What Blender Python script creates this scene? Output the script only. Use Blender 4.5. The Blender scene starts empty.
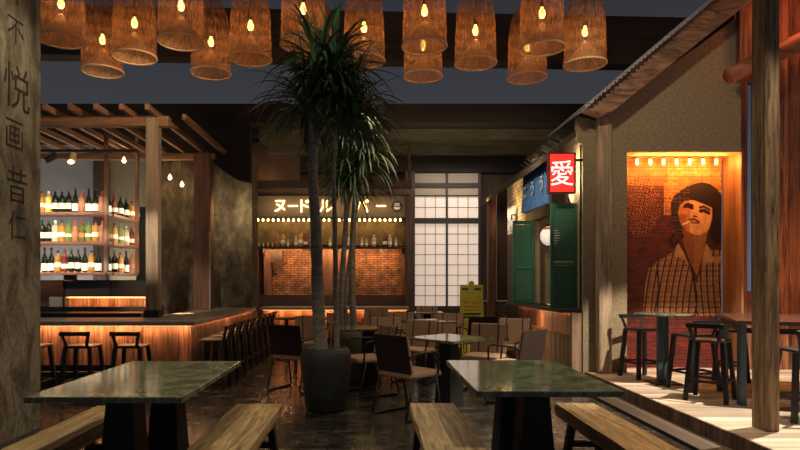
import bpy, bmesh, math, random
from mathutils import Vector, Matrix
random.seed(7)
PI = math.pi
S = bpy.context.scene
COL = S.collection

# ------------------------------------------------------------------ camera
cam = bpy.data.cameras.new('camera'); camo = bpy.data.objects.new('camera', cam); COL.objects.link(camo)
cam.sensor_width = 36; cam.lens = 27.0            # 600 px focal length on an 800 px frame
cam.shift_x = 30/800; cam.shift_y = 57/800
camo.location = (0, 0, 1.35); camo.rotation_euler = (PI/2, 0, 0)
cam.clip_start = 0.05
S.camera = camo

# ------------------------------------------------------------------ world: dusk sky, paler at the horizon
W = bpy.data.worlds.new('dusk_sky'); S.world = W; W.use_nodes = True
nt = W.node_tree; nt.nodes.clear()
tc = nt.nodes.new('ShaderNodeTexCoord'); sp = nt.nodes.new('ShaderNodeSeparateXYZ')
rp = nt.nodes.new('ShaderNodeValToRGB'); bg = nt.nodes.new('ShaderNodeBackground'); ow = nt.nodes.new('ShaderNodeOutputWorld')
nt.links.new(tc.outputs['Generated'], sp.inputs[0]); nt.links.new(sp.outputs['Z'], rp.inputs[0])
rp.color_ramp.elements[0].position = 0.02; rp.color_ramp.elements[0].color = (.10, .125, .17, 1)
rp.color_ramp.elements[1].position = 0.42; rp.color_ramp.elements[1].color = (.030, .032, .039, 1)
e = rp.color_ramp.elements.new(.24); e.color = (.045, .047, .056, 1)
nt.links.new(rp.outputs[0], bg.inputs[0]); nt.links.new(bg.outputs[0], ow.inputs[0]); bg.inputs[1].default_value = 1.0

S.view_settings.view_transform = 'Standard'; S.view_settings.look = 'None'
S.view_settings.exposure = 0.0; S.view_settings.gamma = 1.0; S.view_settings.use_curve_mapping = False

WARM = (1, .62, .30); AMBER = (1, .47, .14)
def lamp(kind, loc, power, color=WARM, target=None, size=.1, size_y=None, angle=90, blend=.5, rad=None):
    l = bpy.data.lights.new(kind.lower() + '_light', kind); l.energy = power; l.color = color
    if kind == 'AREA':
        l.size = size
        if size_y: l.shape = 'RECTANGLE'; l.size_y = size_y
    if kind == 'SPOT':
        l.spot_size = math.radians(angle); l.spot_blend = blend; l.shadow_soft_size = size
    if kind == 'POINT': l.shadow_soft_size = size
    o = bpy.data.objects.new(l.name, l); COL.objects.link(o); o.location = loc
    if target is not None:
        o.rotation_euler = (Vector(target)-Vector(loc)).to_track_quat('-Z', 'Y').to_euler()
    return o
# ceiling spots above the two marble tables and the deck
lamp('SPOT', (-2.15, 3.7, 3.9), 200, (1, .84, .56), (-1.75, 4.1, .5), .05, angle=84, blend=.6)
lamp('SPOT', (1.95, 3.7, 3.9), 200, (1, .84, .56), (1.2, 4.1, .5), .05, angle=88, blend=.6)
lamp('SPOT', (4.5, 5.6, 3.9), 1450, (1, .84, .66), (4.25, 5.75, .15), .04, angle=85, blend=.16)
lamp('SPOT', (3.0, 3.6, 4.0), 150, (1, .84, .6), (3.3, 4.8, .15), .05, angle=80, blend=.6)
lamp('SPOT', (2.0, 5.3, 4.4), 170, (1, .80, .55), (4.0, 8.0, 3.4), .1, angle=70, blend=.9)    # washes the gable
lamp('SPOT', (-2.2, 4.9, 4.2), 60, (1, .80, .5), (-3.07, 5.2, 1.8), .1, angle=100, blend=.9)  # washes the inscribed wall
# seating area
lamp('SPOT', (-.9, 4.4, 4.3), 80, (1, .9, .72), (-.3, 6.6, 3.4), .08, angle=50, blend=.9)
lamp('AREA', (0.6, 8.2, 3.7), 38, (1, .78, .52), (0.6, 8.4, 0), 2.0, 1.2)
lamp('SPOT', (2.0, 8.4, 4.1), 110, (1, .82, .55), (1.7, 8.2, .5), .1, angle=60, blend=.8)
lamp('SPOT', (-1.6, 6.0, 3.7), 230, (1, .72, .42), (-3.7, 8.7, 3.2), .15, angle=58, blend=.9)
# behind the bar: lights added to brighten wall, bottles, post, soffit and pier
lamp('AREA', (-5.4, 11.2, .7), 70, (1, .9, .84), (-5.6, 13.0, 2.4), 3.0, .3)
for zz in (2.50, 2.06, 1.58):
    lamp('AREA', (-5.1, 9.12, zz), 9, (1, .86, .64), (-5.1, 9.6, zz+.12), 2.1, .04)
    lamp('AREA', (-3.92, 10.0, zz), 4.5, (1, .86, .64), (-4.3, 10.0, zz+.12), 1.0, .04)
lamp('SPOT', (-2.6, 6.0, 2.9), 420, (1, .84, .62), (-3.06, 8.5, 1.85), .05, angle=22, blend=.8)
lamp('AREA', (1.0, 10.4, 3.6), 22, (1, .8, .5), (1.0, 12.3, 4.4), 4.5, .3)
lamp('AREA', (-2.4, 10.9, 2.7), 9, (1, .8, .5), (-2.7, 11.6, 2.5), .6, .3)
# far noodle counter
lamp('AREA', (-.95, 13.80, 2.10), 40, (1, .52, .20), (-.95, 14.05, 1.5), 3.1, .04)
lamp('POINT', (-2.2, 12.75, 3.65), 1.6, (1, .55, .22), size=.05)
lamp('AREA', (-.9, 12.4, 3.15), 5, (1, .72, .38), (-.9, 14.0, 3.3), 3.2, .15)
# lamp in front of the paper doors; emission in the paper stands for backlight
lamp('AREA', (1.9, 13.2, 3.8), 16, (1, .85, .74), (1.9, 14.1, 2.0), 1.6, .3)
# stall
lamp('POINT', (3.6, 9.3, 2.5), 14, (1, .75, .5), size=.12)
lamp('AREA', (2.66, 12.2, 2.8), 5, (1, .75, .45), (2.86, 12.2, 2.4), .8, .2)
# red glow on the plank wall at the right, and the lamps over the mural
lamp('POINT', (6.0, 7.2, 1.6), 30, (1, .30, .07), size=.3)
lamp('POINT', (5.5, 7.5, 4.9), 22, (1, .24, .06), size=.2)

# ------------------------------------------------------------------ materials
def new_mat(name):
    m = bpy.data.materials.new(name); m.use_nodes = True
    n = m.node_tree; b = n.nodes['Principled BSDF']
    return m, n, b
def coords(n, plane='XYZ', scale=(1, 1, 1)):
    t = n.nodes.new('ShaderNodeTexCoord'); s = n.nodes.new('ShaderNodeSeparateXYZ'); c = n.nodes.new('ShaderNodeCombineXYZ')
    n.links.new(t.outputs['Object'], s.inputs[0])
    for i, a in enumerate(plane):
        n.links.new(s.outputs[a], c.inputs[i])
    mp = n.nodes.new('ShaderNodeMapping'); mp.inputs['Scale'].default_value = scale
    n.links.new(c.outputs[0], mp.inputs[0]); return mp.outputs[0]
def rgba(c): return (c[0], c[1], c[2], 1)
def plain(name, c, rough=.6, metal=0, emit=None, es=0, var=.0, coat=0):
    m, n, b = new_mat(name)
    b.inputs['Base Color'].default_value = rgba(c); b.inputs['Roughness'].default_value = rough; b.inputs['Metallic'].default_value = metal
    b.inputs['Coat Weight'].default_value = coat
    if emit: b.inputs['Emission Color'].default_value = rgba(emit); b.inputs['Emission Strength'].default_value = es
    no = n.nodes.new('ShaderNodeTexNoise'); no.inputs['Scale'].default_value = 35; no.inputs['Detail'].default_value = 4
    v = coords(n); n.links.new(v, no.inputs['Vector'])
    mx = n.nodes.new('ShaderNodeMixRGB'); mx.blend_type = 'MULTIPLY'; mx.inputs[1].default_value = rgba(c)
    cr = n.nodes.new('ShaderNodeValToRGB'); k = 1-var-.1
    cr.color_ramp.elements[0].position = .3; cr.color_ramp.elements[0].color = (k, k, k, 1); cr.color_ramp.elements[1].position = .7
    n.links.new(no.outputs[0], cr.inputs[0]); n.links.new(cr.outputs[0], mx.inputs[2]); mx.inputs[0].default_value = 1
    n.links.new(mx.outputs[0], b.inputs['Base Color'])
    return m
def noisy(name, stops, scale=4, detail=8, rough=.85, bump=.4, plane='XYZ', sc=(1, 1, 1), fine=60, distort=0):
    m, n, b = new_mat(name); v = coords(n, plane, sc)
    no = n.nodes.new('ShaderNodeTexNoise'); no.inputs['Scale'].default_value = scale; no.inputs['Detail'].default_value = detail
    no.inputs['Roughness'].default_value = .65; no.inputs['Distortion'].default_value = distort
    n.links.new(v, no.inputs['Vector'])
    cr = n.nodes.new('ShaderNodeValToRGB'); r = cr.color_ramp
    r.elements[0].position = stops[0][0]; r.elements[0].color = rgba(stops[0][1])
    r.elements[1].position = stops[-1][0]; r.elements[1].color = rgba(stops[-1][1])
    for p, c in stops[1:-1]:
        e = r.elements.new(p); e.color = rgba(c)
    n.links.new(no.outputs[0], cr.inputs[0]); n.links.new(cr.outputs[0], b.inputs['Base Color'])
    b.inputs['Roughness'].default_value = rough
    f = n.nodes.new('ShaderNodeTexNoise'); f.inputs['Scale'].default_value = fine; f.inputs['Detail'].default_value = 6
    n.links.new(v, f.inputs['Vector'])
    bp = n.nodes.new('ShaderNodeBump'); bp.inputs['Strength'].default_value = bump; bp.inputs['Distance'].default_value = .02
    n.links.new(f.outputs[0], bp.inputs['Height']); n.links.new(bp.outputs[0], b.inputs['Normal'])
    return m
def wood(name, c1, c2, axis='Z', grain=9, rough=.55, plank=None, plank_axis='X', bump=.3, stretch=14):
    """grain runs along axis; plank = board width along plank_axis"""
    m, n, b = new_mat(name)
    sc = {'X': (grain/stretch, grain, grain), 'Y': (grain, grain/stretch, grain), 'Z': (grain, grain, grain/stretch)}[axis]
    v = coords(n, 'XYZ', sc)
    no = n.nodes.new('ShaderNodeTexNoise'); no.inputs['Scale'].default_value = 1; no.inputs['Detail'].default_value = 7
    no.inputs['Roughness'].default_value = .7; no.inputs['Distortion'].default_value = .8
    n.links.new(v, no.inputs['Vector'])
    cr = n.nodes.new('ShaderNodeValToRGB'); cr.color_ramp.elements[0].position = .36; cr.color_ramp.elements[1].position = .66
    cr.color_ramp.elements[0].color = rgba(c1); cr.color_ramp.elements[1].color = rgba(c2)
    n.links.new(no.outputs[0], cr.inputs[0]); out = cr.outputs[0]; h = no.outputs[0]
    if plank:
        t = n.nodes.new('ShaderNodeTexCoord'); s = n.nodes.new('ShaderNodeSeparateXYZ'); n.links.new(t.outputs['Object'], s.inputs[0])
        d = n.nodes.new('ShaderNodeMath'); d.operation = 'DIVIDE'; d.inputs[1].default_value = plank; n.links.new(s.outputs[plank_axis], d.inputs[0])
        fl = n.nodes.new('ShaderNodeMath'); fl.operation = 'FLOOR'; n.links.new(d.outputs[0], fl.inputs[0])
        fr = n.nodes.new('ShaderNodeMath'); fr.operation = 'FRACT'; n.links.new(d.outputs[0], fr.inputs[0])
        wn = n.nodes.new('ShaderNodeTexWhiteNoise'); wn.noise_dimensions = '1D'; n.links.new(fl.outputs[0], wn.inputs['W'])
        mr = n.nodes.new('ShaderNodeMapRange'); mr.inputs['To Min'].default_value = .5; mr.inputs['To Max'].default_value = 1.25
        n.links.new(wn.outputs['Value'], mr.inputs['Value'])
        gp = n.nodes.new('ShaderNodeMath'); gp.operation = 'GREATER_THAN'; gp.inputs[1].default_value = .06; n.links.new(fr.outputs[0], gp.inputs[0])
        g2 = n.nodes.new('ShaderNodeMapRange'); g2.inputs['To Min'].default_value = .22; n.links.new(gp.outputs[0], g2.inputs['Value'])
        mu = n.nodes.new('ShaderNodeMath'); mu.operation = 'MULTIPLY'; n.links.new(mr.outputs[0], mu.inputs[0]); n.links.new(g2.outputs[0], mu.inputs[1])
        vm = n.nodes.new('ShaderNodeVectorMath'); vm.operation = 'SCALE'; n.links.new(out, vm.inputs[0]); n.links.new(mu.outputs[0], vm.inputs['Scale'])
        out = vm.outputs[0]
        ad = n.nodes.new('ShaderNodeMath'); ad.operation = 'ADD'; n.links.new(h, ad.inputs[0]); n.links.new(gp.outputs[0], ad.inputs[1]); h = ad.outputs[0]
    n.links.new(out, b.inputs['Base Color']); b.inputs['Roughness'].default_value = rough
    bp = n.nodes.new('ShaderNodeBump'); bp.inputs['Strength'].default_value = bump; bp.inputs['Distance'].default_value = .01
    n.links.new(h, bp.inputs['Height']); n.links.new(bp.outputs[0], b.inputs['Normal'])
    return m
def brick(name, c1, c2, mortar, plane='XZY', w=.2, h=.065, ms=.012, rough=.8, bump=.6, gloss_noise=None, mottle=(.35, 1.3), nb=1.0):
    m, n, b = new_mat(name); v = coords(n, plane)
    br = n.nodes.new('ShaderNodeTexBrick'); n.links.new(v, br.inputs['Vector'])
    br.inputs['Color1'].default_value = rgba(c1); br.inputs['Color2'].default_value = rgba(c2); br.inputs['Mortar'].default_value = rgba(mortar)
    br.inputs['Scale'].default_value = 1; br.inputs['Brick Width'].default_value = w; br.inputs['Row Height'].default_value = h
    br.inputs['Mortar Size'].default_value = ms; br.inputs['Mortar Smooth'].default_value = .3
    no = n.nodes.new('ShaderNodeTexNoise'); no.inputs['Scale'].default_value = 6; no.inputs['Detail'].default_value = 8; n.links.new(v, no.inputs['Vector'])
    mx = n.nodes.new('ShaderNodeMixRGB'); mx.blend_type = 'MULTIPLY'; mx.inputs[0].default_value = 1
    cr = n.nodes.new('ShaderNodeValToRGB'); cr.color_ramp.elements[0].position = .32; cr.color_ramp.elements[0].color = (mottle[0],)*3+(1,)
    cr.color_ramp.elements[1].position = .68; cr.color_ramp.elements[1].color = (mottle[1],)*3+(1,)
    n.links.new(no.outputs[0], cr.inputs[0]); n.links.new(br.outputs[0], mx.inputs[1]); n.links.new(cr.outputs[0], mx.inputs[2])
    n.links.new(mx.outputs[0], b.inputs['Base Color']); b.inputs['Roughness'].default_value = rough
    if gloss_noise:
        mr = n.nodes.new('ShaderNodeMapRange'); mr.inputs['From Min'].default_value = .35; mr.inputs['From Max'].default_value = .65
        mr.inputs['To Min'].default_value = gloss_noise[0]; mr.inputs['To Max'].default_value = gloss_noise[1]
        n.links.new(no.outputs[0], mr.inputs['Value']); n.links.new(mr.outputs[0], b.inputs['Roughness'])
    bp = n.nodes.new('ShaderNodeBump'); bp.inputs['Strength'].default_value = bump; bp.inputs['Distance'].default_value = .006
    iv = n.nodes.new('ShaderNodeMath'); iv.operation = 'SUBTRACT'; iv.inputs[0].default_value = 1; n.links.new(br.outputs['Fac'], iv.inputs[1])
    ad = n.nodes.new('ShaderNodeMath'); ad.operation = 'ADD'; nm_ = n.nodes.new('ShaderNodeMath'); nm_.operation = 'MULTIPLY'; nm_.inputs[1].default_value = nb; n.links.new(no.outputs[0], nm_.inputs[0])
    n.links.new(iv.outputs[0], ad.inputs[0]); n.links.new(nm_.outputs[0], ad.inputs[1])
    n.links.new(ad.outputs[0], bp.inputs['Height']); n.links.new(bp.outputs[0], b.inputs['Normal'])
    return m
def glow(name, c, s):
    m, n, b = new_mat(name); b.inputs['Base Color'].default_value = rgba(c)
    b.inputs['Emission Color'].default_value = rgba(c); b.inputs['Emission Strength'].default_value = s; return m
def weave(name, c, cover=.6, rings=70, spokes=60):
    m, n, b = new_mat(name)
    t = n.nodes.new('ShaderNodeTexCoord'); s = n.nodes.new('ShaderNodeSeparateXYZ'); n.links.new(t.outputs['Object'], s.inputs[0])
    at = n.nodes.new('ShaderNodeMath'); at.operation = 'ARCTAN2'; n.links.new(s.outputs['Y'], at.inputs[0]); n.links.new(s.outputs['X'], at.inputs[1])
    def sine(src, k):
        a = n.nodes.new('ShaderNodeMath'); a.operation = 'MULTIPLY'; a.inputs[1].default_value = k; n.links.new(src, a.inputs[0])
        q = n.nodes.new('ShaderNodeMath'); q.operation = 'SINE'; n.links.new(a.outputs[0], q.inputs[0]); return q.outputs[0]
    a = sine(at.outputs[0], spokes); z = sine(s.outputs['Z'], rings*2*PI)
    mx = n.nodes.new('ShaderNodeMath'); mx.operation = 'MAXIMUM'; n.links.new(a, mx.inputs[0]); n.links.new(z, mx.inputs[1])
    z2 = sine(s.outputs['Z'], 9*2*PI)
    cx = n.nodes.new('ShaderNodeCombineXYZ'); n.links.new(at.outputs[0], cx.inputs[0]); n.links.new(s.outputs['Z'], cx.inputs[1])
    no = n.nodes.new('ShaderNodeTexNoise'); no.inputs['Scale'].default_value = 7; no.inputs['Detail'].default_value = 9; no.inputs['Roughness'].default_value = .85
    n.links.new(cx.outputs[0], no.inputs['Vector'])
    def lin(x, k, add):
        q = n.nodes.new('ShaderNodeMath'); q.operation = 'MULTIPLY_ADD'; q.inputs[1].default_value = k; n.links.new(x, q.inputs[0])
        if isinstance(add, (int, float)): q.inputs[2].default_value = add
        else: n.links.new(add, q.inputs[2])
        return q.outputs[0]
    v = lin(mx.outputs[0], .28, lin(no.outputs[0], 4.2, lin(z2, .12, cover-2.1)))
    cl = n.nodes.new('ShaderNodeClamp'); n.links.new(v, cl.inputs['Value']); cl.inputs['Min'].default_value = .12; cl.inputs['Max'].default_value = .97
    b.inputs['Base Color'].default_value = rgba(c); b.inputs['Roughness'].default_value = .7
    tr = n.nodes.new('ShaderNodeBsdfTranslucent'); tr.inputs[0].default_value = rgba((c[0], c[1]*.8, c[2]*.6))
    m1 = n.nodes.new('ShaderNodeMixShader'); m1.inputs[0].default_value = .38
    n.links.new(b.outputs[0], m1.inputs[1]); n.links.new(tr.outputs[0], m1.inputs[2])
    tp = n.nodes.new('ShaderNodeBsdfTransparent'); m2 = n.nodes.new('ShaderNodeMixShader')
    n.links.new(cl.outputs[0], m2.inputs[0]); n.links.new(tp.outputs[0], m2.inputs[1]); n.links.new(m1.outputs[0], m2.inputs[2])
    n.links.new(m2.outputs[0], n.nodes['Material Output'].inputs[0])
    return m

M = dict(
    floor=brick('floor_pavers', (.016, .015, .014), (.066, .058, .050), (.006, .005, .004), 'XYZ', .23, .075, .008, .3, .14, (.12, .30), (.65, 1.2), .15),
    kerb=wood('weathered_boards', (.05, .036, .024), (.14, .105, .07), 'Y', 10, .6, .13, 'X'),
    deck=wood('deck_boards', (.42, .32, .23), (.66, .54, .42), 'X', 14, .6, .14, 'Y', .3, 12),
    riser=wood('deck_edge', (.05, .028, .018), (.22, .13, .085), 'Z', 14, .6, .09, 'Y'),
    oldwall=noisy('scraped_plaster', [(.30, (.06, .05, .034)), (.45, (.17, .145, .10)), (.60, (.33, .295, .215)), (.74, (.12, .10, .07))], 3.6, 13, .9, .9, sc=(1, 1.5, .6), fine=26, distort=.6),
    concrete=noisy('trowelled_concrete', [(.32, (.04, .029, .017)), (.5, (.10, .076, .045)), (.68, (.21, .17, .11))], 6, 15, .85, 1.0, sc=(1, 1, .55), fine=30, distort=.15),
    stucco=noisy('sandy_stucco', [(.3, (.20, .155, .09)), (.55, (.29, .235, .145)), (.75, (.37, .30, .19))], 24, 8, .95, .8, fine=90),
    plaster=noisy('grey_plaster', [(.3, (.27, .25, .245)), (.7, (.36, .335, .33))], 2, 6, .9, .1),
    darkwood_x=wood('dark_beam_wood', (.018, .008, .005), (.055, .026, .014), 'X', 7, .7),
    blackwood=wood('near_black_wood', (.006, .003, .002), (.016, .008, .005), 'X', 5, .8),
    darkwood_z=wood('dark_post_wood', (.022, .011, .006), (.075, .036, .018), 'Z', 7, .7),
    olive=noisy('olive_soffit', [(.3, (.05, .040, .022)), (.7, (.13, .105, .065))], 5, 8, .9, .3, sc=(.3, 1, 1)),  # olive-brown mottling, paler than the roof wood
    soffit=noisy('brown_soffit', [(.3, (.05, .024, .012)), (.7, (.09, .045, .022))], 3, 6, .75, .2),
    perg_x=wood('pergola_wood', (.15, .070, .035), (.38, .20, .10), 'X', 9, .6),
    perg_y=wood('pergola_rafter_wood', (.15, .070, .035), (.38, .20, .10), 'Y', 9, .6),
    perg_z=wood('pergola_post_wood', (.16, .11, .07), (.42, .31, .21), 'Z', 12, .6),
    rear_post=wood('reddish_post_wood', (.07, .028, .014), (.22, .09, .045), 'Z', 12, .6),
    barwood=wood('bar_front_planks', (.09, .030, .014), (.52, .25, .13), 'Z', 22, .5, .115, 'X', .5),
    barwood_y=wood('bar_side_planks', (.09, .030, .014), (.52, .25, .13), 'Z', 22, .5, .115, 'Y', .5),
    stall_wood=wood('stall_planks', (.15, .090, .055), (.34, .22, .145), 'Z', 14, .6, .085, 'Y', .4),
    counter=noisy('stone_counter', [(.3, (.24, .22, .19)), (.7, (.38, .35, .30))], 5, 8, .35, .1),
    marble=noisy('green_marble', [(.30, (.05, .06, .038)), (.46, (.13, .14, .09)), (.52, (.26, .27, .185)), (.56, (.11, .12, .08)), (.75, (.16, .17, .115))], 2.4, 10, .07, .02, distort=2.5),
    black=plain('black_steel', (.007, .008, .009), .45),
    pedestal=plain('blackened_pedestal', (.003, .004, .005), .6),
    bluemetal=plain('grey_blue_steel', (.07, .10, .12), .4, .4),
    shelfwood=wood('shelf_wood', (.10, .035, .018), (.22, .085, .045), 'X', 12, .5),
    bench=wood('oak_bench', (.13, .075, .028), (.54, .39, .20), 'Y', 34, .5, stretch=12),
    bench_dark=plain('dark_bench_leg', (.030, .016, .009), .6, var=.2),
    sheet=plain('roof_sheet', (.40, .42, .45), .5, .3),
    barge=wood('barge_board_wood', (.07, .032, .016), (.34, .18, .10), 'X', 14, .7, stretch=5, bump=.8),
    deckpost=wood('weathered_post', (.045, .024, .011), (.40, .25, .13), 'Z', 30, .75, stretch=16, bump=.8),
    deckpost_side=wood('weathered_post_front', (.16, .11, .065), (.50, .37, .24), 'Z', 13, .75, stretch=16, bump=.8),
    redwood=wood('red_stained_planks', (.05, .014, .008), (.40, .17, .08), 'Z', 16, .6, .22, 'X', .5),
    log=wood('red_log_wood', (.14, .035, .018), (.40, .13, .06), 'X', 9, .6),
    orangewood=wood('reveal_wood', (.11, .045, .016), (.34, .17, .07), 'Z', 8, .5),
    brickwall=brick('old_brick', (.22, .085, .04), (.36, .16, .07), (.07, .035, .02), 'XZY', .17, .052, .010),
    ochrewall=noisy('dark_ochre_wall', [(.3, (.06, .038, .016)), (.7, (.20, .13, .055))], 6, 8, .8, .3),
    goldwall=noisy('ochre_wall', [(.3, (.20, .13, .055)), (.7, (.42, .29, .13))], 6, 8, .8, .3),
    greybrick=brick('grey_brick', (.15, .11, .09), (.21, .16, .13), (.07, .055, .045), 'XZY', .2, .06, .01),
    whitebrick=brick('white_brick', (.62, .55, .48), (.7, .63, .56), (.42, .34, .28), 'YZX', .2, .07, .012),
    palecap=plain('pale_stone', (.36, .32, .27), .7, var=.15),
    paper=plain('shoji_paper', (.72, .63, .56), .8, emit=(1, .80, .66), es=.36),  # glow set in the material for light through the paper
    paperdim=plain('dim_shoji_paper', (.34, .28, .22), .8, emit=(1, .8, .6), es=.035),  # duller transom paper with a weaker glow than the doors
    shojiframe=plain('shoji_frame_wood', (.022, .012, .008), .6, var=.2),
    muntin=plain('shoji_lattice_wood', (.10, .085, .075), .6),
    green=plain('green_paint', (.020, .135, .070), .5, var=.15),
    greenpanel=plain('green_louvre_paint', (.045, .17, .10), .55, var=.1),
    red=plain('red_lightbox', (.75, .03, .02), .4, emit=(1, .035, .02), es=.95),
    white_glow=glow('white_sign_glow', (1, .95, .90), 1.0),
    neon=glow('warm_neon', (1, .62, .22), 7),
    blue=plain('indigo_cloth', (.06, .17, .38), .9, var=.25),
    cloth_white=plain('faded_white_dye', (.52, .53, .52), .9, var=.2),
    yellow=plain('yellow_board', (.55, .50, .035), .5, var=.15),
    redink=plain('red_print', (.45, .10, .03), .6), blackink=plain('black_print', (.04, .04, .02), .6),
    tan=plain('tan_upholstery', (.42, .27, .17), .75, var=.15), shell=plain('maroon_leather', (.032, .012, .008), .8, var=.2),
    strap=plain('dark_strap', (.04, .018, .014), .6),
    pot=noisy('dark_clay_pot', [(.3, (.006, .007, .008)), (.6, (.014, .014, .014)), (.8, (.04, .038, .03))], 7, 9, .6, .5),
    soil=plain('potting_soil', (.03, .02, .012), .95, var=.4),
    pot_olive=noisy('olive_clay_pot', [(.3, (.07, .065, .05)), (.8, (.15, .14, .11))], 7, 9, .7, .4),
    trunk=noisy('grey_trunk', [(.3, (.13, .115, .09)), (.7, (.42, .38, .31))], 9, 8, .85, .8, sc=(1, 1, 4)),
    leaf=noisy('dracaena_leaf', [(.3, (.016, .034, .012)), (.7, (.055, .10, .036))], 5, 4, .3, .1),
    weave=weave('woven_cane', (.38, .19, .085), .30), weave_inner=weave('woven_cane_funnel', (.75, .48, .26), .55),
    rim=plain('lit_cane_rim', (.85, .58, .33), .6, var=.15), bulb=glow('bulb_glow', (1, .58, .12), 7),  # rim colour raised for the light it catches
    bulb_small=glow('small_bulb_glow', (1, .66, .25), 9), led=glow('led_strip_glow', (1, .50, .20), 9),
    led_gold=glow('led_gold_glow', (1, .60, .22), 3), ledorange=glow('led_orange_glow', (1, .42, .13), 3),
    lantern=plain('paper_lantern', (.85, .8, .75), .7, emit=(1, .9, .8), es=.5), lantern_red=plain('lantern_red_band', (.7, .10, .06), .7, emit=(1, .1, .05), es=.25),
    awningwood=wood('dark_awning_boards', (.03, .02, .014), (.10, .07, .05), 'Y', 9, .8),
    ink=plain('faded_black_ink', (.050, .036, .022), .9, var=.4), thatch=wood('straw', (.12, .10, .07), (.36, .32, .26), 'X', 20, .9),
    deskwood=wood('table_red_wood', (.04, .016, .010), (.10, .045, .028), 'X', 8, .22), darkglass=plain('dark_cabinet_glass', (.045, .030, .020), .35),
    seatwood=plain('worn_seat', (.020, .014, .011), .36), poster=noisy('dim_poster', [(.35, (.012, .008, .006)), (.6, (.05, .022, .014))], 12, 3, .6, .0),
    logo=plain('logo_black', (.012, .007, .005), .5), logo_white=plain('logo_white', (.6, .5, .42), .5, emit=(1, .8, .6), es=.15),
    signback=plain('sign_panel', (.17, .115, .065), .6, var=.15),
)
# bottle materials
BM = dict(
    dark=plain('dark_bottle_glass', (.010, .014, .010), .08), darkbrown=plain('brown_bottle_glass', (.05, .018, .008), .08),
    green=plain('green_bottle_glass', (.16, .20, .05), .12), amber=plain('amber_liquor', (.42, .20, .05), .12),
    yellow=plain('yellow_liquor', (.62, .48, .12), .12), pink=plain('rose_liquor', (.32, .15, .085), .12),
    clear=plain('pale_bottle_glass', (.50, .42, .28), .1), olive=plain('olive_bottle_glass', (.12, .11, .03), .1),
    red=plain('red_liquor', (.15, .03, .018), .12), capgreen=plain('green_cap', (.015, .16, .07), .4), capdark=plain('dark_cap', (.03, .015, .012), .4),
    capred=plain('red_cap', (.40, .04, .03), .4), capwhite=plain('white_cap', (.7, .68, .65), .4),
    cream=plain('cream_label', (.74, .71, .56), .7), white=plain('white_label', (.85, .80, .70), .7), rust=plain('rust_label', (.40, .14, .07), .7),
)

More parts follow.
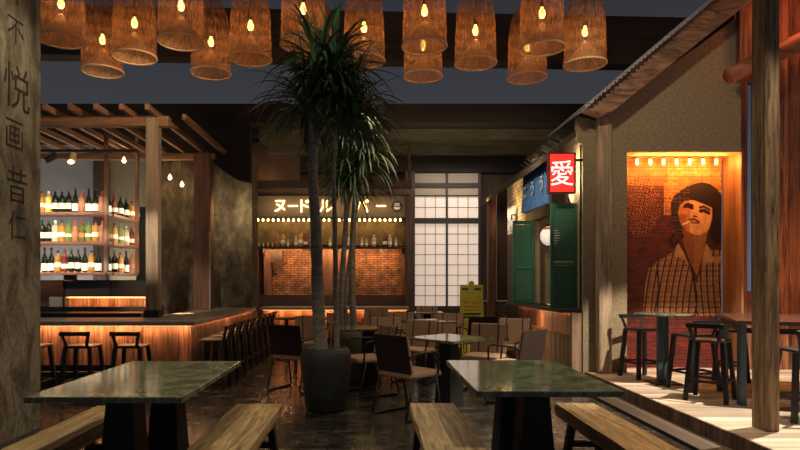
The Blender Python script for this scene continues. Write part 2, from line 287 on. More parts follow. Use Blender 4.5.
# ------------------------------------------------------------------ mesh helpers
class MB:
    def __init__(s): s.v = []; s.f = []
    def add(s, vs, fs):
        o = len(s.v); s.v += [tuple(v) for v in vs]; s.f += [tuple(i+o for i in f) for f in fs]; return s
    def box(s, x0, x1, y0, y1, z0, z1, rz=0, piv=None):
        vs = [Vector((x, y, z)) for z in (z0, z1) for y in (y0, y1) for x in (x0, x1)]
        if rz:
            p = Vector(piv) if piv else Vector(((x0+x1)/2, (y0+y1)/2, 0)); R = Matrix.Rotation(rz, 3, 'Z')
            vs = [R @ (v-p) + p for v in vs]
        return s.add(vs, [(0, 2, 3, 1), (4, 5, 7, 6), (0, 1, 5, 4), (2, 6, 7, 3), (0, 4, 6, 2), (1, 3, 7, 5)])
    def bar(s, p0, p1, w, h, up=(0, 0, 1), w1=None, h1=None):
        p0 = Vector(p0); p1 = Vector(p1); d = (p1-p0).normalized(); u = Vector(up)
        if abs(d.dot(u)) > .98: u = Vector((0, 1, 0))
        a = d.cross(u).normalized(); b = a.cross(d); w1 = w1 or w; h1 = h1 or h
        vs = [p0 + a*sx*w/2 + b*sy*h/2 for sx, sy in ((-1, -1), (1, -1), (1, 1), (-1, 1))] + \
             [p1 + a*sx*w1/2 + b*sy*h1/2 for sx, sy in ((-1, -1), (1, -1), (1, 1), (-1, 1))]
        return s.add(vs, [(3, 2, 1, 0), (4, 5, 6, 7), (0, 1, 5, 4), (1, 2, 6, 5), (2, 3, 7, 6), (3, 0, 4, 7)])
    def tube(s, pts, r, n=8, cap=True):
        pts = [Vector(p) for p in pts]; rs = r if isinstance(r, (list, tuple)) else [r]*len(pts)
        rings = []; a = None
        for i, p in enumerate(pts):
            d = (pts[min(i+1, len(pts)-1)] - pts[max(i-1, 0)]).normalized()
            if a is None: a = d.orthogonal().normalized()
            a = (a - d*a.dot(d)).normalized(); b = d.cross(a)
            rings.append([p + (a*math.cos(2*PI*k/n) + b*math.sin(2*PI*k/n))*rs[i] for k in range(n)])
        vs = [v for rg in rings for v in rg]; fs = []
        for i in range(len(pts)-1):
            for k in range(n):
                fs.append((i*n+k, i*n+(k+1) % n, (i+1)*n+(k+1) % n, (i+1)*n+k))
        if cap: fs.append(tuple(reversed(range(n)))); fs.append(tuple(range((len(pts)-1)*n, len(pts)*n)))
        return s.add(vs, fs)
    def lathe(s, prof, n=24, c=(0, 0, 0), cap=True, axis='Z'):
        vs = []; fs = []
        for r, z in prof:
            for k in range(n):
                t = 2*PI*k/n; x, y = r*math.cos(t), r*math.sin(t)
                q = (x, y, z) if axis == 'Z' else ((x, -z, y) if axis == 'Y' else (z, x, y))
                vs.append((c[0]+q[0], c[1]+q[1], c[2]+q[2]))
        for i in range(len(prof)-1):
            for k in range(n): fs.append((i*n+k, i*n+(k+1) % n, (i+1)*n+(k+1) % n, (i+1)*n+k))
        if cap: fs.append(tuple(reversed(range(n)))); fs.append(tuple(range((len(prof)-1)*n, len(prof)*n)))
        return s.add(vs, fs)
    def prism(s, pts, y0, y1):          # pts in X,Z extruded along Y
        n = len(pts); vs = [(x, y0, z) for x, z in pts] + [(x, y1, z) for x, z in pts]
        return s.add(vs, [tuple(range(n)), tuple(reversed(range(n, 2*n)))] + [(i, i+n, (i+1) % n + n, (i+1) % n) for i in range(n)])
    def build(s, name, mat, parent=None, loc=None, smooth=False, bevel=0, rz=0):
        me = bpy.data.meshes.new(name); me.from_pydata(s.v, [], s.f)
        bm = bmesh.new(); bm.from_mesh(me); bmesh.ops.recalc_face_normals(bm, faces=bm.faces); bm.to_mesh(me); bm.free()
        for m in (mat if isinstance(mat, list) else [mat]): me.materials.append(m)
        o = bpy.data.objects.new(name, me); COL.objects.link(o)
        if parent: o.parent = parent
        if loc: o.location = loc
        if rz: o.rotation_euler.z = rz
        if smooth:
            for p in me.polygons: p.use_smooth = True
        if bevel:
            b = o.modifiers.new('bevel', 'BEVEL'); b.width = bevel; b.segments = 2; b.limit_method = 'ANGLE'; b.harden_normals = False
        return o
def tag(o, label, cat, group=None, kind=None):
    o['label'] = label; o['category'] = cat
    if group: o['group'] = group
    if kind: o['kind'] = kind
    return o
def struct(o, label=None, cat=None):
    o['kind'] = 'structure'
    if label: o['label'] = label
    if cat: o['category'] = cat
    return o
def empty(name, label, cat, loc=(0, 0, 0), rz=0, group=None):
    o = bpy.data.objects.new(name, None); COL.objects.link(o); o.location = loc; o.rotation_euler = (0, 0, rz); o.empty_display_size = .1
    return tag(o, label, cat, group)
def copy_tree(o, loc=None, rz=None, label=None, group=None, parent=None):
    c = o.copy(); COL.objects.link(c); c.parent = parent
    if loc is not None: c.location = loc
    if rz is not None: c.rotation_euler.z = rz
    if label: c['label'] = label
    if group: c['group'] = group
    for ch in list(o.children): copy_tree(ch, parent=c)
    return c
def text(name, body, size, loc, rot, mat, parent=None, depth=.005, bold=0.0, sx=1.0):
    cu = bpy.data.curves.new(name, 'FONT'); cu.body = body; cu.size = size; cu.extrude = depth; cu.offset = bold
    cu.align_x = 'CENTER'; cu.align_y = 'CENTER'; cu.resolution_u = 4
    t = bpy.data.objects.new(name, cu); COL.objects.link(t)
    bpy.context.view_layer.update()
    me = bpy.data.meshes.new_from_object(t.evaluated_get(bpy.context.evaluated_depsgraph_get()))
    bpy.data.objects.remove(t); me.materials.clear(); me.materials.append(mat)
    if me.vertices:      # centre the glyph on its own box
        xs = [v.co.x for v in me.vertices]; ys = [v.co.y for v in me.vertices]
        mx, my = (min(xs)+max(xs))/2, (min(ys)+max(ys))/2
        for v in me.vertices: v.co.x = (v.co.x-mx)*sx; v.co.y -= my
    o = bpy.data.objects.new(name, me); COL.objects.link(o)
    o.location = loc; o.rotation_euler = rot
    if parent: o.parent = parent
    return o
def P(px, py, Y): return ((px-370)*Y/600, Y, 1.35-(py-282)*Y/600)
def PX(px, Y): return (px-370)*Y/600
def PZ(py, Y): return 1.35-(py-282)*Y/600
def ordn(i): return ['first', 'second', 'third', 'fourth', 'fifth', 'sixth', 'seventh', 'eighth', 'ninth', 'tenth', 'eleventh', 'twelfth', 'thirteenth', 'fourteenth'][i]

# ================================================================== STRUCTURE
struct(MB().box(-10, 10, -1, 16, -.1, 0).build('floor', M['floor']))
struct(MB().box(-3.6, -3.07, 1.2, 5.59, 0, 5.6).build('wall_left', M['oldwall']), 'scraped plaster wall with faded brush characters at the left edge', 'wall')
# inscription, painted on the wall
wl = bpy.data.objects['wall_left']
for ch, y, z, s_ in (('不', 5.20, 3.52, .26), ('悦', 5.22, 3.04, .42), ('画', 5.18, 2.62, .30), ('昔', 5.22, 2.19, .34), ('仁', 5.22, 1.84, .28), ('午', 5.22, 3.86, .24)):
    text('painted_character', ch, s_, (-3.068, y, z), (PI/2, 0, PI/2), M['ink'], wl, .001, -.002)
struct(MB().box(-10, -3.95, 12.9, 13.05, 0, 4.3).build('wall_bar', M['plaster']))
struct(MB().box(-3.97, -3.05, 11.2, 11.5, 0, 3.75).build('wall_alcove', M['concrete']))
struct(MB().box(-10, 6, 14.25, 14.5, 0, 4.6).build('wall_back', M['darkwood_z']))
struct(MB().box(-3.05, -2.28, 11.6, 12.2, 0, 3.9).build('wall_pier', M['concrete'], bevel=.01))
# roof over the far end
rf = MB()
rf.box(-10, 6.5, 11.0, 11.25, 4.27, 4.62); rf.box(-10, 6.5, 11.25, 14.6, 4.45, 4.62)
struct(rf.build('ceiling', M['blackwood']))
struct(MB().box(-2.2, 6, 11.26, 14.2, 4.40, 4.445).build('trim_1', M['soffit']))
struct(MB().box(-2.2, 6, 11.9, 12.45, 4.18, 4.39).build('trim_2', M['olive']))
struct(MB().box(-2.2, 6, 12.9, 13.15, 4.12, 4.39).build('trim_3', M['olive']))
struct(MB().box(-2.75, 6, 13.85, 14.2, PZ(173, 14), 4.39).build('trim_4', M['blackwood']))
bk = MB().prism([(PX(x, 11), PZ(y, 11)) for x, y in ((-60, 104), (250, 104), (250, 182), (236, 179), (222, 170), (214, 163), (196, 160), (165, 150), (-60, 131))], 11.02, 11.18)
tag(bk.build('hanging_bulkhead', M['blackwood']), 'large near-black timber bulkhead with an angled lower edge, hanging above the concrete pier', 'bulkhead')
tag(MB().box(PX(247, 13), PX(300, 13), 13.0, 13.15, PZ(181, 13), 4.39).build('brown_bulkhead', M['soffit'], bevel=.02), 'smooth warm-lit brown bulkhead left of the tall plant leaves', 'bulkhead')
tag(MB().box(PX(238, 12.3), PX(412, 12.3), 12.22, 12.42, PZ(188, 12.3), PZ(181, 12.3)).box(PX(242, 12.3), PX(246, 12.3), 12.28, 12.36, PZ(181, 12.3), 4.18).box(PX(408, 12.3), PX(411, 12.3), 12.28, 12.36, PZ(181, 12.3), 4.18).build('crossbeam', M['darkwood_x'], bevel=.008), 'thin dark timber crossbeam above the noodle sign', 'beam')
tag(MB().box(PX(252, 13.6), PX(410, 13.6), 13.55, 13.7, PZ(195, 13.6), PZ(188, 13.6)).build('sign_header', M['soffit']), 'brown header board running directly over the glowing sign', 'beam')
# near roof beam
nb = MB().box(-10, 9, 9.3, 9.6, 4.80, 5.56).build('roof_beam', M['darkwood_x'], bevel=.01); nb.rotation_euler.z = math.radians(2.6)
nb.location = (0, 0.0, 0)
tag(nb, 'wide dark brown roof beam crossing the sky behind the woven lamps', 'beam')

# ================================================================== PERGOLA + BAR
pg = empty('bar_pergola', 'timber pergola of slanting rafters over the left bar', 'pergola', (0, 0, 0))
MB().box(-6.2, PX(170, 8.5), 8.43, 8.57, PZ(127, 8.5), PZ(117, 8.5)).build('front_beam', M['perg_x'], pg, bevel=.008)
MB().box(-6.2, -2.80, 10.75, 10.87, 3.55, 3.66).build('rear_beam', M['perg_x'], pg, bevel=.006)
for i in range(11):
    x = -6.10+.345*i
    MB().box(x-.03, x+.03, 8.05 if i < 10 else 8.55, 10.95, 3.665, 3.745).build('rafter', M['perg_y'], pg, bevel=.004)
MB().box(-3.15, -2.98, 8.42, 8.58, .95, PZ(117, 8.5)).build('post', M['perg_z'], pg, bevel=.008)
MB().box(-3.17, -2.96, 8.40, 8.60, .855, .95).build('post_shoe', M['black'], pg)
MB().box(-3.15, -2.85, 10.7, 10.95, .855, 3.66).build('post', M['rear_post'], pg, bevel=.008)
MB().box(-2.86, -2.835, 10.66, 10.69, .86, 2.25).build('light_line', M['palecap'], pg)  # pale strip put in for a line of light on the post

cb = empty('bar_counter', 'L-shaped stone-topped bar with glowing plank front', 'bar counter', (0, 0, 0))
def l_shape(x1, xi, y0, y1, yend, z0, z1):
    m = MB(); m.box(-8.5, x1, y0, y1, z0, z1); m.box(xi, x1, y1, yend, z0, z1); return m
MB().prism([(0, 0)], 0, 0) if False else None
l_shape(-2.2, -3.1, 7.5, 8.4, 11.55, .80, .855).build('countertop', M['counter'], cb, bevel=.006)
MB().box(-8.4, -2.26, 7.58, 7.66, .30, .80).build('front_planks', M['barwood'], cb)
MB().box(-8.4, -2.30, 7.66, 7.75, 0, .30).build('kick_plate', M['black'], cb)
MB().box(-2.34, -2.26, 7.66, 11.5, .20, .80).build('side_planks', M['barwood_y'], cb)
MB().box(-2.42, -2.34, 7.75, 11.5, 0, .30).build('side_kick', M['black'], cb)
MB().box(-8.4, -2.24, 7.555, 7.575, .7955, .7995).build('light_strip', M['led'], cb)
MB().box(-2.255, -2.235, 7.6, 11.5, .7955, .7995).build('light_strip', M['led'], cb)
MB().tube([(-8, 7.5, .22), (-2.25, 7.5, .22)], .015, 8).build('foot_rail', M['black'], cb, smooth=True)
lamp('AREA', (-3.6, 7.515, .79), 16, (1, .50, .22), (-3.6, 7.60, .25), 3.2, .02)
lamp('AREA', (-2.21, 9.5, .79), 11, (1, .50, .22), (-2.27, 9.5, .25), .02, 3.6)

# rear cabinet
rc = empty('back_bar_cabinet', 'long dark glass-fronted cabinet with a glowing orange strip, behind the left bar', 'cabinet', (0, 0, 0))
YB = 9.55
MB().box(-6.5, PX(147, YB), YB+.05, YB+.45, 0, PZ(307, YB)).build('base_body', M['black'], rc)
MB().box(-6.5, PX(147, YB), YB+.38, YB+.45, PZ(307, YB), PZ(280, YB)).build('back_panel', M['shelfwood'], rc)
MB().box(PX(62, YB), PX(147, YB), YB+.05, YB+.40, PZ(281.5, YB), PZ(280, YB)).build('top_board', M['black'], rc)
MB().box(PX(62, YB), PX(147, YB), YB+.02, YB+.40, PZ(297, YB), PZ(295.5, YB)).build('lower_board', M['black'], rc)
for a in (62, 109, 146): MB().box(PX(a, YB), PX(a+1.5, YB), YB+.02, YB+.06, PZ(307, YB) if a != 109 else PZ(296, YB), PZ(280, YB)).build('upright', M['black'], rc)
for a, b_ in ((63.5, 109), (110.5, 146)): MB().box(PX(a, YB), PX(b_, YB), YB+.035, YB+.045, PZ(295.5, YB), PZ(281.5, YB)).build('glass_pane', M['darkglass'], rc)
MB().box(PX(62, YB), PX(146, YB), YB+.2, YB+.22, PZ(307, YB), PZ(297, YB)).build('lit_panel', M['barwood'], rc)
MB().box(PX(63, YB), PX(145, YB), YB+.10, YB+.12, PZ(298, YB), PZ(297.2, YB)).build('light_strip', M['ledorange'], rc)
lamp('AREA', (PX(104, YB), YB+.08, PZ(298, YB)), 4, (1, .5, .2), (PX(104, YB), YB+.2, PZ(306, YB)), 1.2, .03)
MB().box(PX(46, YB), PX(60, YB), YB+.1, YB+.3, PZ(307, YB), PZ(297, YB)).build('drawer_box', M['counter'], rc)
MB().box(-6.5, PX(147, 9.0), 8.75, 9.3, PZ(312.5, 9)-.06, PZ(312.5, 9)).build('work_surface', M['black'], rc)

# open shelving, front run and side run
sh = empty('bottle_shelving', 'open wooden bottle shelving with three lit levels behind the bar', 'shelving', (0, 0, 0))
YS = 9.3; XS = PX(106, YS)
SZ = [PZ(212, YS), PZ(241.5, YS), PZ(272, YS)]
for z in SZ:
    MB().box(-6.3, XS, YS-.02, YS+.24, z-.045, z).build('shelf', M['shelfwood'], sh, bevel=.003)
    MB().box(XS-.24, XS+.02, YS+.24, 10.55, z-.045, z).build('shelf', M['shelfwood'], sh, bevel=.003)
MB().box(XS-.02, XS+.03, YS-.03, YS+.03, PZ(273, YS), PZ(129, YS)).build('upright', M['rear_post'], sh)
MB().box(XS-.02, XS+.03, 10.50, 10.56, PZ(273, 10.5), PZ(137, 10.5)).build('upright', M['rear_post'], sh)
MB().box(XS-.015, XS+.02, YS+.03, 10.5, 3.60, 3.65).build('top_rail', M['rear_post'], sh)
MB().box(-4.80, -4.66, YS+.10, YS+.25, PZ(281, YS), PZ(272, YS)-.045).build('support_block', M['shelfwood'], sh)
for z in SZ:
    MB().box(-6.2, XS-.30, YS+.222, YS+.236, z+.001, z+.014).build('light_strip', M['led_gold'], sh)

struct(MB().box(PX(107, 12.5), -3.9, 12.5, 12.6, 0, 4.1).build('wall_bar_side', M['stucco']))
tag(MB().box(PX(93, 12.3), PX(106, 12.3), 12.3, 12.45, 0, 4.2).build('dark_column', M['darkwood_z']), 'dark timber column standing behind the bottle shelving', 'column')
tag(MB().box(PX(137, 10.9), PX(150, 10.9), 10.85, 11.15, 0, PZ(207, 10.9)).build('tall_cooler', M['black'], bevel=.01), 'tall black cabinet between the shelving and the pergola post', 'cabinet')
# track rail and spots
tr = empty('track_light', 'black track rail with two adjustable spot heads under the pergola', 'track light', (0, 0, 0))
ZT = PZ(152, 9.0)
MB().box(-6, PX(135, 9), 8.98, 9.02, ZT, ZT+.035).build('rail', M['black'], tr)
for px, lit in ((53, 0), (74, 1)):
    x = PX(px, 9)
    MB().tube([(x, 9, ZT), (x, 9, ZT-.07)], .012, 8).build('stem', M['black'], tr)
    MB().tube([(x+.07, 8.98, ZT-.05), (x-.07, 8.92, ZT-.15)] if not lit else [(x-.02, 9.02, ZT-.03), (x+.01, 8.92, ZT-.16)], .045, 14).build('spot_head', M['black'] if not lit else M['rim'], tr, smooth=False)
    if lit: MB().lathe([(.001, -.03), (.035, -.02), (.04, 0), (.03, .02), (.001, .03)], 12, (x, 8.90, ZT-.17), cap=False).build('bulb', M['bulb_small'], tr, smooth=True)
# small hanging bulbs
def bulb_profile(r): return [(.001, -r), (r*.7, -r*.75), (r, 0), (r*.75, r*.8), (r*.35, r*1.5), (r*.3, r*1.9)]
for i, (px, py, Y, lab) in enumerate(((124, 161, 10.3, 'small amber bulb hanging behind the shelving uprights under the pergola'), (170, 178, 10.9, 'small amber bulb hanging right of the pergola post, the upper of the pair'), (182, 185, 10.9, 'small amber bulb hanging right of the pergola post, the lower of the pair'))):
    x, y, z = P(px, py, Y); h = empty('hanging_bulb', lab, 'light bulb', (x, y, z))
    MB().lathe(bulb_profile(.035), 12, cap=False).build('bulb', M['bulb_small'], h, smooth=True)
    top = 3.57-z
    MB().tube([(0, 0, .06), (0, 0, top if i == 0 else 3.70-z)], .006, 6).build('cord', M['black'], h)
    lamp('POINT', (x, y-.08, z), 2.5, WARM, size=.04)

# ------------------------------------------------------------------ bottles
PROF = dict(
    wine=[(.001, 0), (.036, .002), (.042, .01), (.042, .19), (.036, .215), (.016, .245), (.0135, .255), (.0135, .30)],
    square=[(.001, 0), (.040, .002), (.046, .01), (.046, .20), (.038, .222), (.018, .235), (.015, .25), (.015, .275)],
    tall=[(.001, 0), (.034, .002), (.042, .01), (.042, .15), (.032, .20), (.016, .25), (.013, .27), (.013, .32)],
)
CAPZ = dict(wine=(.30, .016), square=(.275, .02), tall=(.32, .016))
bottle_cache = {}
KIND = {  # style: profile, glass, cap, label, label zone, words
    'g': ('wine', 'dark', 'capgreen', 'cream', (.05, .13), 'green-capped dark wine bottle'),
    'w': ('tall', 'dark', 'capdark', 'white', (.02, .12), 'tall white-labelled dark bottle'),
    'y': ('square', 'yellow', 'capwhite', 'cream', (.06, .12), 'yellow liquor bottle'),
    'a': ('square', 'amber', 'capdark', 'cream', (.07, .13), 'amber liquor bottle'),
    'p': ('square', 'pink', 'capred', 'rust', (.08, .14), 'rose-orange liquor bottle'),
    'e': ('square', 'green', 'capgreen', 'cream', (.07, .11), 'pale green liquor bottle'),
    'o': ('square', 'olive', 'capred', 'rust', (.06, .12), 'dark olive bottle'),
    'r': ('wine', 'red', 'capred', 'cream', (.05, .11), 'red liquor bottle'),
    'c': ('square', 'clear', 'capwhite', 'white', (.06, .13), 'pale clear bottle'),
}
def bottle(kind, loc, label, group, scale=1.0):
    if kind not in bottle_cache:
        pr, gl, cp, lb, (l0, l1), w = KIND[kind]
        o = empty('bottle', label, 'bottle', loc, 0, group)
        MB().lathe(PROF[pr], 14).build('glass_body', BM[gl], o, smooth=True)
        cz, ch = CAPZ[pr]; MB().lathe([(.016, cz-.012), (.016, cz+ch)], 10).build('cap', BM[cp], o, smooth=False)
        r = max(q[0] for q in PROF[pr])+.0012
        MB().lathe([(r, l0), (r, l1)], 14, cap=False).build('paper_label', BM[lb], o, smooth=True)
        bottle_cache[kind] = o
        o.scale = (scale,)*3; return o
    c = copy_tree(bottle_cache[kind], loc, None, label, group); c.scale = (scale,)*3; return c
ROWS = [('top', SZ[0], 'aygggwpwwp', 'wrggaa'), ('middle', SZ[1], 'ggcaepoeap', 'oaecr'), ('bottom', SZ[2], 'pwwarggwaw', 'wgawp')]
FIRST = {0: 42, 1: 42, 2: 38}
for ri, (nm, z, fr, sd) in enumerate(ROWS):
    for i, k in enumerate(fr):
        px = FIRST[ri]+6.7*i
        if px < 40.5 and ri == 2: continue
        vis = i-(1 if ri == 2 else 0)
        bottle(k, (PX(px, YS+.1), YS+.1, z+.001), f'{KIND[k][5]}, {ordn(vis)} from left, {nm} bar shelf, front run', 'bottles on the front run of the bar shelves', 1.14)
    for i, k in enumerate(sd):
        y = YS+.26+.235*i
        bottle(k, (XS-.08, y, z+.001), f'{KIND[k][5]}, {ordn(i)} along the receding end of {nm} bar shelf', 'bottles on the side run of the bar shelves', 1.12)

# ------------------------------------------------------------------ bar stools
def make_stool(label, loc, rz, group, h=.62, bt=.785):
    """faces +Y (back rest at -Y)"""
    o = empty('bar_stool', label, 'bar stool', loc, rz, group)
    w = .16
    MB().box(-w, w, -w+.01, w, h-.03, h).build('seat', M['seatwood'], o, bevel=.012)
    for sx in (-1, 1):
        for sy in (-1, 1):
            MB().bar((sx*(w+.025), sy*(w+.02), 0), (sx*(w-.02), sy*(w-.03), h-.03), .040, .040).build('leg', M['black'], o)
    m = MB()
    for a, b_ in (((-1, -1), (1, -1)), ((1, -1), (1, 1)), ((1, 1), (-1, 1)), ((-1, 1), (-1, -1))):
        q = w+.012; m.bar((a[0]*q, a[1]*q*.97, .20), (b_[0]*q, b_[1]*q*.97, .20), .02, .024)
    m.build('foot_rail', M['black'], o)
    m = MB(); m.bar((-w+.05, -w+.01, h-.02), (-w+.005, -w-.04, bt), .03, .026); m.bar((w-.05, -w+.01, h-.02), (w-.005, -w-.04, bt), .03, .026)
    m.box(-w-.01, w+.01, -w-.055, -w-.025, bt-.045, bt); m.build('backrest', M['black'], o)
    return o
st0 = make_stool('black low-backed bar stool, left one of the two whole stools facing the plank bar', (-3.34, 6.98, 0), 0, 'bar stools along the front of the bar')
copy_tree(st0, (-2.77, 6.98, 0), 0, 'black low-backed bar stool, right one of the two whole stools facing the plank bar')
copy_tree(st0, (-3.93, 6.98, 0), 0, 'black bar stool half hidden by the scraped plaster wall')
G = 'bar stools in the receding row'
for i, y in enumerate((7.75, 8.2, 8.68, 9.16, 9.62, 10.1, 10.56, 11.04, 11.5)):
    w_ = {0: 'nearest of the receding row beside the bar', 8: 'farthest of the receding row beside the bar'}.get(i, f'{ordn(i)} of the receding row, counted from the front')
    copy_tree(st0, (-2.02, y, 0), PI/2, 'black bar stool with low back, ' + w_, G)

# ================================================================== FAR NOODLE COUNTER
nc = empty('noodle_counter', 'long plank-fronted counter with a glowing orange edge in front of the brick panels', 'bar counter', (0, 0, 0))
MB().box(-2.2, .78, 12.0, 12.6, .79, .845).build('countertop', M['counter'], nc, bevel=.005)
MB().box(-2.15, .74, 12.1, 12.2, 0, .79).build('front_planks', M['barwood'], nc)
MB().box(-2.15, .74, 12.03, 12.06, .783, .789).build('light_strip', M['ledorange'], nc)
lamp('AREA', (-.7, 12.03, .78), 12, (1, .42, .14), (-.7, 12.12, .3), 2.8, .03)
bw = MB().box(PX(271, 14.2), PX(402, 14.2), 14.12, 14.24, PZ(296, 14.1), PZ(248, 14.1)).build('brick_panel', M['brickwall'])
tag(bw, 'warm-lit brick panel below the far bottle shelf', 'brick wall')
tag(MB().box(PX(254, 14), PX(405, 14), 14.10, 14.24, PZ(245, 14), PZ(217, 14)).build('ochre_panel', M['ochrewall']), 'ochre wall panel lit by string lights above the far shelf', 'wall panel')
cs = empty('wall_cladding', 'dark timber frame around the far brick panels', 'panelling')
for a, b_ in ((254, 258), (264, 271), (319, 354), (402, 407)):
    MB().box(PX(a, 14), PX(b_, 14), 14.0, 14.1, PZ(309, 14), PZ(248, 14)).build('upright', M['rear_post'], cs)
MB().box(PX(254, 14), PX(407, 14), 13.98, 14.11, .6, PZ(295, 14)).build('lower_board', M['darkwood_x'], cs)
fs = empty('bottle_shelf', 'dark wall shelf of small bottles above the brick panels', 'shelf')
MB().box(PX(254, 13.8), PX(405, 13.8), 13.75, 14.1, PZ(248.5, 13.8), PZ(246.8, 13.8)).build('board', M['darkwood_x'], fs)
for a in (262, 300, 340, 380, 402): MB().box(PX(a, 13.8), PX(a, 13.8)+.04, 13.9, 14.0, PZ(248.5, 13.8)-.12, PZ(248.5, 13.8)).build('bracket', M['black'], fs)
zs = PZ(246.8, 13.8)+.001
far = [(259, 'c', .35), (263.5, 'c', .35), (268, 'c', .35), (272.5, 'c', .35), (277.5, 'p', 1.15), (283, 'a', 1.2), (288, 'c', .6), (292, 'o', .55), (296, 'c', .85), (301, 'a', 1.25), (305.5, 'r', 1.1), (310, 'o', .5),
       (330, 'c', .7), (349, 'c', .8), (362, 'c', .7), (366.5, 'c', .65), (374, 'c', .95), (381, 'o', .6), (385, 'r', 1.15), (390, 'c', .95), (396, 'c', .7), (400, 'o', .4)]
for i, (px, k, sc_) in enumerate(far):
    side = 'left' if i < 12 else 'right'
    if i < 12: w_ = f'{ordn(i)} from left on the far shelf above the brick'
    else: w_ = f'{ordn(21-i)} from right on the far shelf above the brick'
    bottle(k, (PX(px, 13.85), 13.85, zs), f'tiny {KIND[k][5]}, {w_}', 'bottles on the far shelf', sc_)
sg = empty('noodle_sign', 'long glowing sign panel with katakana lettering above the far counter', 'sign', (0, 0, 0))
YG = 13.5
MB().box(PX(256, YG), PX(405, YG), YG, YG+.08, PZ(217, YG), PZ(196, YG)).build('sign_panel', M['signback'], sg, bevel=.005)
MB().box(PX(256, YG), PX(405, YG), YG+.081, 14.095, 2.8125, PZ(196, YG)).build('canopy_box', M['soffit'], sg)
m = MB(); m.box(PX(255, YG), PX(406, YG), YG-.02, YG+.1, PZ(218, YG), PZ(216.8, YG)); m.box(PX(255, YG), PX(406, YG), YG-.02, YG+.1, PZ(196.2, YG), PZ(195, YG))
m.box(PX(255, YG), PX(256, YG), YG-.02, YG+.1, PZ(217, YG), PZ(196, YG)); m.box(PX(405, YG), PX(406, YG), YG-.02, YG+.1, PZ(217, YG), PZ(196, YG)); m.build('sign_frame', M['black'], sg)
for ch, px, s_ in (('ヌ', 280, .34), ('ー', 293, .27), ('ド', 305, .34), ('ル', 326, .34), ('バ', 362, .34), ('ー', 381, .27)):
    text('neon_character', ch, s_, (PX(px, YG), YG-.02, PZ(206, YG)), (PI/2, 0, 0), M['neon'], sg, .010, .0)
lamp('AREA', (PX(330, YG), YG-.3, PZ(206, YG)), 4.5, (1, .72, .38), (PX(330, YG), YG, PZ(206, YG)), 3.0, .15)
lg = MB().lathe([(.125, 0), (.125, .02)], 28, axis='Y', c=(0, 0, 0)).build('round_emblem', M['logo'], sg, loc=(PX(397, YG), YG-.005, PZ(206.5, YG)))
e_ = MB()
for x in (-.045, 0, .045): e_.box(x-.007, x+.007, -.03, -.022, .0, .075)
for z in (.018, .045, .07): e_.box(-.055, .055, -.03, -.022, z-.006, z+.006)
arc = [(.075*math.cos(t), -.02+.055*math.sin(t)) for t in [PI+PI*k/12 for k in range(13)]]
e_.prism(arc, -.03, -.022); e_.build('bowl_mark', M['logo_white'], lg)
# string of bulbs under the sign
sl = empty('string_lights', 'string of many small golden bulbs under the noodle sign', 'string lights', (0, 0, 0))
MB().box(PX(256, 13.7), PX(404, 13.7), 13.69, 13.71, 2.797, 2.8115).build('cord', M['black'], sl)
b0 = MB().lathe(bulb_profile(.026), 8, cap=False).build('bulb', M['bulb_small'], sl, loc=(PX(258, 13.7), 13.7, 2.760), smooth=True)
for i in range(1, 29):
    b = b0.copy(); COL.objects.link(b); b.parent = sl; b.location = (PX(258+5.08*i, 13.7), 13.7, 2.760)
lamp('AREA', (-1.0, 13.9, 2.79), 10, (1, .62, .22), (-1.0, 14.05, 2.5), 3.3, .03)
tag(MB().box(PX(270, 13.9), PX(282, 13.9), 13.955, 13.985, PZ(263, 13.95), PZ(250, 13.95)).build('wall_poster', M['poster']), 'small dim framed poster hanging at the left end of the brick panel', 'poster')
tag(MB().box(PX(405, 13.9), PX(414.5, 13.9), 13.8, 14.05, 0, 3.9).build('timber_column', M['darkwood_z']), 'grey-brown column between the brick counter and the paper doors', 'column')

# ================================================================== SHOJI
YJ = 14.0
sj = empty('shoji_screen', 'tall pale paper lattice doors in dark frames at the back', 'shoji screen', (0, 0, 0))
fr = MB()
for a, b_ in ((413.5, 415), (446, 448), (478.5, 481)): fr.box(PX(a, YJ), PX(b_, YJ), YJ, YJ+.1, PZ(315, YJ), PZ(173, YJ))
for a, b_ in ((218, 223.5), (306, 316), (183, 187.5), (195, 196.3), (171, 173)): fr.box(PX(414, YJ), PX(480, YJ), YJ-.01, YJ+.11, PZ(b_, YJ), PZ(a, YJ))
fr.build('frame', M['shojiframe'], sj)
MB().box(PX(414, YJ), PX(480, YJ), YJ+.02, YJ+.1, 0, PZ(316, YJ)).build('base_board', M['darkwood_x'], sj)
for a, b_ in ((415, 446), (448, 478.5)):
    for y0, y1 in ((218, 196.3), (306, 223.5)):
        x0, x1, z0, z1 = PX(a, YJ), PX(b_, YJ), PZ(y0, YJ), PZ(y1, YJ)
        MB().box(x0, x1, YJ+.05, YJ+.06, z0, z1).build('paper_panel', M['paper'], sj)
        g = MB()
        for k in (1, 2): g.box(x0+(x1-x0)*k/3-.006, x0+(x1-x0)*k/3+.006, YJ+.035, YJ+.05, z0, z1)
        n_ = 8 if y0 == 306 else 2
        for k in range(1, n_): g.box(x0, x1, YJ+.035, YJ+.05, z0+(z1-z0)*k/n_-.006, z0+(z1-z0)*k/n_+.006)
        g.build('lattice', M['muntin'], sj)
    for y0, y1 in ((183, 173), (195, 187.5)):
        MB().box(PX(a, YJ), PX(b_, YJ), YJ+.05, YJ+.06, PZ(y0, YJ), PZ(y1, YJ)).build('transom_panel', M['paperdim'], sj)
lamp('AREA', (1.9, 13.0, 2.0), 7, (1, .85, .74), (1.9, 14.0, 2.0), 1.6, 2.2)

